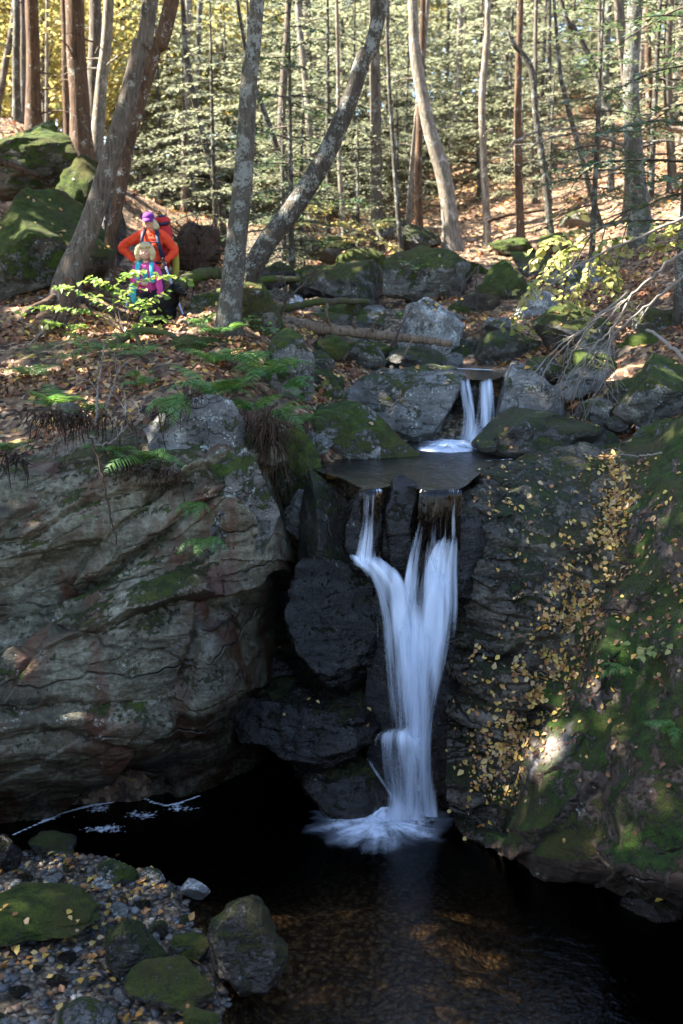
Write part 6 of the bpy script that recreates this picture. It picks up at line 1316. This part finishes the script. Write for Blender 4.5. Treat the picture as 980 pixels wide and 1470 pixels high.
strap('chest_strap', [(-.125, -.155, 1.195), (-.01, -.168, 1.185), (.125, -.155, 1.195)], .011, .006, 'navy', W); strap('hip_belt', [(-.165, -.06, .90), (-.01, -.130, .885), (.165, -.06, .90)], .018, .007, 'navy', W)
def pole(a, b_, label, nm='trekking_pole'):
    a, b_ = np.array(a), np.array(b_); root = tag(empty(nm, tuple(b_)), label, 'trekking pole'); d = a-b_
    mb = MB(); mb.tube(np.array([0*d, d*.35]), .012, 8); mb.tube(np.array([d*.35, d*.9]), .014, 8); mb.build('shaft', M['pole'], root)
    for f0, f1 in ((.34, .37), (.12, .145)): mb = MB(); mb.tube(np.array([d*f0, d*f1]), .018, 8); mb.build('collar', M['navy'], root)
    mb = MB(); mb.tube(spline(np.array([d*.88, d*.94, d*1.01]), 8), [.016, .018, .017, .018, .017, .018, .020, .016], 10); mb.build('grip', M['grip'], root)
    mb = MB(); mb.tube(np.array([d*.045, d*.06]), [.035, .02], 12); mb.build('basket', M['grip'], root)
hr = pw+SW*(wR+np.array([-.03, -.05, -.05])); e = at(268, 474, 14.3); e[2] = Hp(e[0], e[1]); pole(hr+np.array([-.02, 0, .06]), e, 'pale blue trekking pole in the hand of the woman at the right')
hl = pw+SW*(wL+np.array([.02, .05, -.05])); e = at(178, 452, 14.6); e[2] = Hp(e[0], e[1]); pole(hl, e, 'dark trekking pole half hidden by leaves left of the child')
# --- the child
pc = at(212, 462, 14.15); pc[2] = Hp(pc[0], pc[1]); SC = (at(212, 347, 14.15)[2]-pc[2])/1.06
K = tag(empty('person', tuple(pc)), 'small blond child with pink sleeves and a turquoise pack standing before the woman', 'person'); K.scale = (SC,)*3
b = MB(); hc = np.array([0, -.02, .935])
ell(b, hc, (.074, .085, .104)); ell(b, hc+[0, -.015, -.05], (.056, .062, .05)); ell(b, hc+[0, -.088, -.02], (.011, .013, .013), 2)
for sx in (-1, 1): ell(b, hc+[sx*.076, .01, -.012], (.010, .016, .024), 2); ell(b, hc+[sx*.034, -.062, -.03], (.024, .02, .022), 2)
limb(b, [(0, .01, .78), (0, 0, .87)], [.04, .038]); loft(b, [(.45, 0, 0, .10, .08), (.62, 0, 0, .10, .08), (.75, 0, 0, .11, .07), (.79, 0, 0, .06, .05)])
for sx in (-1, 1): limb(b, [(sx*.055, 0, .47), (sx*.065, -.02, .26), (sx*.07, .01, .06)], [.06, .042, .032])
eL, wL = np.array([-.155, -.03, .60]), np.array([-.06, -.14, .55]); eR, wR = np.array([.16, -.05, .60]), np.array([.19, -.13, .43])
limb(b, [(-.105, 0, .745), eL, wL], [.038, .032, .024]); limb(b, [(.105, 0, .745), eR, wR], [.038, .032, .024])
hand(b, wL, (.9, -.2, -.2), (.1, -.2, 1), (0, -1, .3), .72, .7); hand(b, wR, (.35, -.3, -.8), (-.8, -.3, -.2), (.2, -1, .2), .72, .6)
fuse('body', b, .008, 'skin', K, 2); face(K, hc, (.074, .085, .104), .95)
b = MB(); loft(b, [(.44, 0, 0, .115, .095), (.60, 0, 0, .115, .092), (.74, 0, 0, .12, .08), (.79, 0, 0, .06, .05)])
limb(b, [(-.08, 0, .76), (-.13, 0, .70), eL, wL], [.05, .05, .044, .032]); limb(b, [(.08, 0, .76), (.13, 0, .70), eR, wR], [.05, .05, .044, .034]); fuse('jacket', b, .010, 'pink', K, 3)
b = MB(); loft(b, [(.52, 0, -.03, .06, .072), (.65, 0, -.03, .055, .072), (.77, 0, -.02, .04, .05)]); fuse('shirt', b, .009, 'teal', K, 2)
b = MB(); loft(b, [(.40, 0, 0, .11, .09), (.48, 0, 0, .115, .095)])
for sx in (-1, 1): limb(b, [(sx*.055, 0, .44), (sx*.065, -.03, .25), (sx*.07, .01, .05)], [.072, .056, .046])
fuse('trousers', b, .010, 'blacktr', K, 3)
for sx in (-1, 1): b = MB(); limb(b, [(sx*.07, .03, .035), (sx*.072, -.09, .03)], [.036, .032]); fuse('boot', b, .010, 'boot', K, 2)
b = MB(); ell(b, hc+[0, .02, .022], (.092, .092, .098)); ell(b, hc+[0, -.06, .072], (.07, .042, .034)); 
for sx in (-1, 1): limb(b, [hc+[sx*.072, -.02, .06], hc+[sx*.094, -.015, -.01], hc+[sx*.086, -.01, -.082]], [.030, .034, .026])
ell(b, hc+[0, .05, -.04], (.08, .05, .07)); fuse('hair', b, .009, 'blond', K, 2)
b = MB(); loft(b, [(.34, -.06, .13, .11, .07), (.50, -.07, .14, .15, .085), (.68, -.06, .14, .14, .08), (.77, -.04, .13, .08, .05)]); ell(b, (-.16, .06, .42), (.06, .06, .13)); fuse('backpack', b, .011, 'turq', K, 3)
strap('shoulder_strap', [(-.06, .04, .82), (-.082, -.07, .775), (-.09, -.112, .68), (-.10, -.10, .56)], .030, .010, 'turq', K); strap('shoulder_strap', [(.06, .04, .82), (.082, -.07, .775), (.09, -.112, .68), (.10, -.10, .56)], .024, .010, 'turq', K)
# --- the dog, sitting, turned to the right
pd = at(236, 468, 13.75); pd[2] = Hp(pd[0], pd[1]); SD = 1.15
Dg = tag(empty('dog', tuple(pd)), 'black dog sitting at the feet of the child beside the pale blue pole', 'dog'); Dg.scale = (SD,)*3; b = MB()
limb(b, [(-.17, .03, .12), (-.10, .02, .20), (.02, 0, .30), (.09, -.02, .36)], [.115, .125, .105, .085]); ell(b, (.05, -.02, .24), (.09, .085, .13)); ell(b, (-.14, -.05, .11), (.12, .075, .10)); ell(b, (-.14, .10, .11), (.12, .07, .10))
limb(b, [(.08, -.02, .34), (.12, -.05, .42), (.14, -.07, .46)], [.075, .062, .058]); hd = np.array([.155, -.085, .475]); ell(b, hd, (.065, .068, .06)); limb(b, [hd+[.02, -.03, -.01], hd+[.075, -.085, -.035], hd+[.10, -.11, -.045]], [.045, .032, .026])
for sx in (-1, 1):
    limb(b, [(.07, -.03+sx*.06, .24), (.085, -.04+sx*.06, .13), (.09, -.05+sx*.06, .035)], [.045, .032, .027]); ell(b, (.115, -.065+sx*.06, .025), (.045, .03, .025)); limb(b, [(-.05, .02+sx*.10, .05), (.02, .0+sx*.10, .03), (.05, -.01+sx*.10, .028)], [.045, .034, .028])
limb(b, [(-.25, .04, .06), (-.34, .0, .03), (-.40, -.06, .03)], [.035, .028, .014]); fuse('body', b, .009, 'dog', Dg, 2)
for sx in (-1, 1): b = MB(); limb(b, [hd+[-.01+sx*.02, .03*sx+.0, .05], hd+[-.02+sx*.035, .052*sx, .02], hd+[.0+sx*.035, .058*sx-.01, -.03]], [.020, .026, .014], 10, 8); fuse('ear', b, .008, 'dog', Dg, 1); b = MB(); ell(b, hd+[.055, -.03+sx*.03-.02, .018], (.008, .008, .008), 2); b.build('eye', M['eye'], Dg)
b = MB(); ell(b, hd+[.115, -.125, -.035], (.014, .014, .012), 2); b.build('nose', M['eye'], Dg)
b = MB(); ell(b, (.128, -.128, .022), (.04, .028, .02)); b.build('paw', M['dogpaw'], Dg)
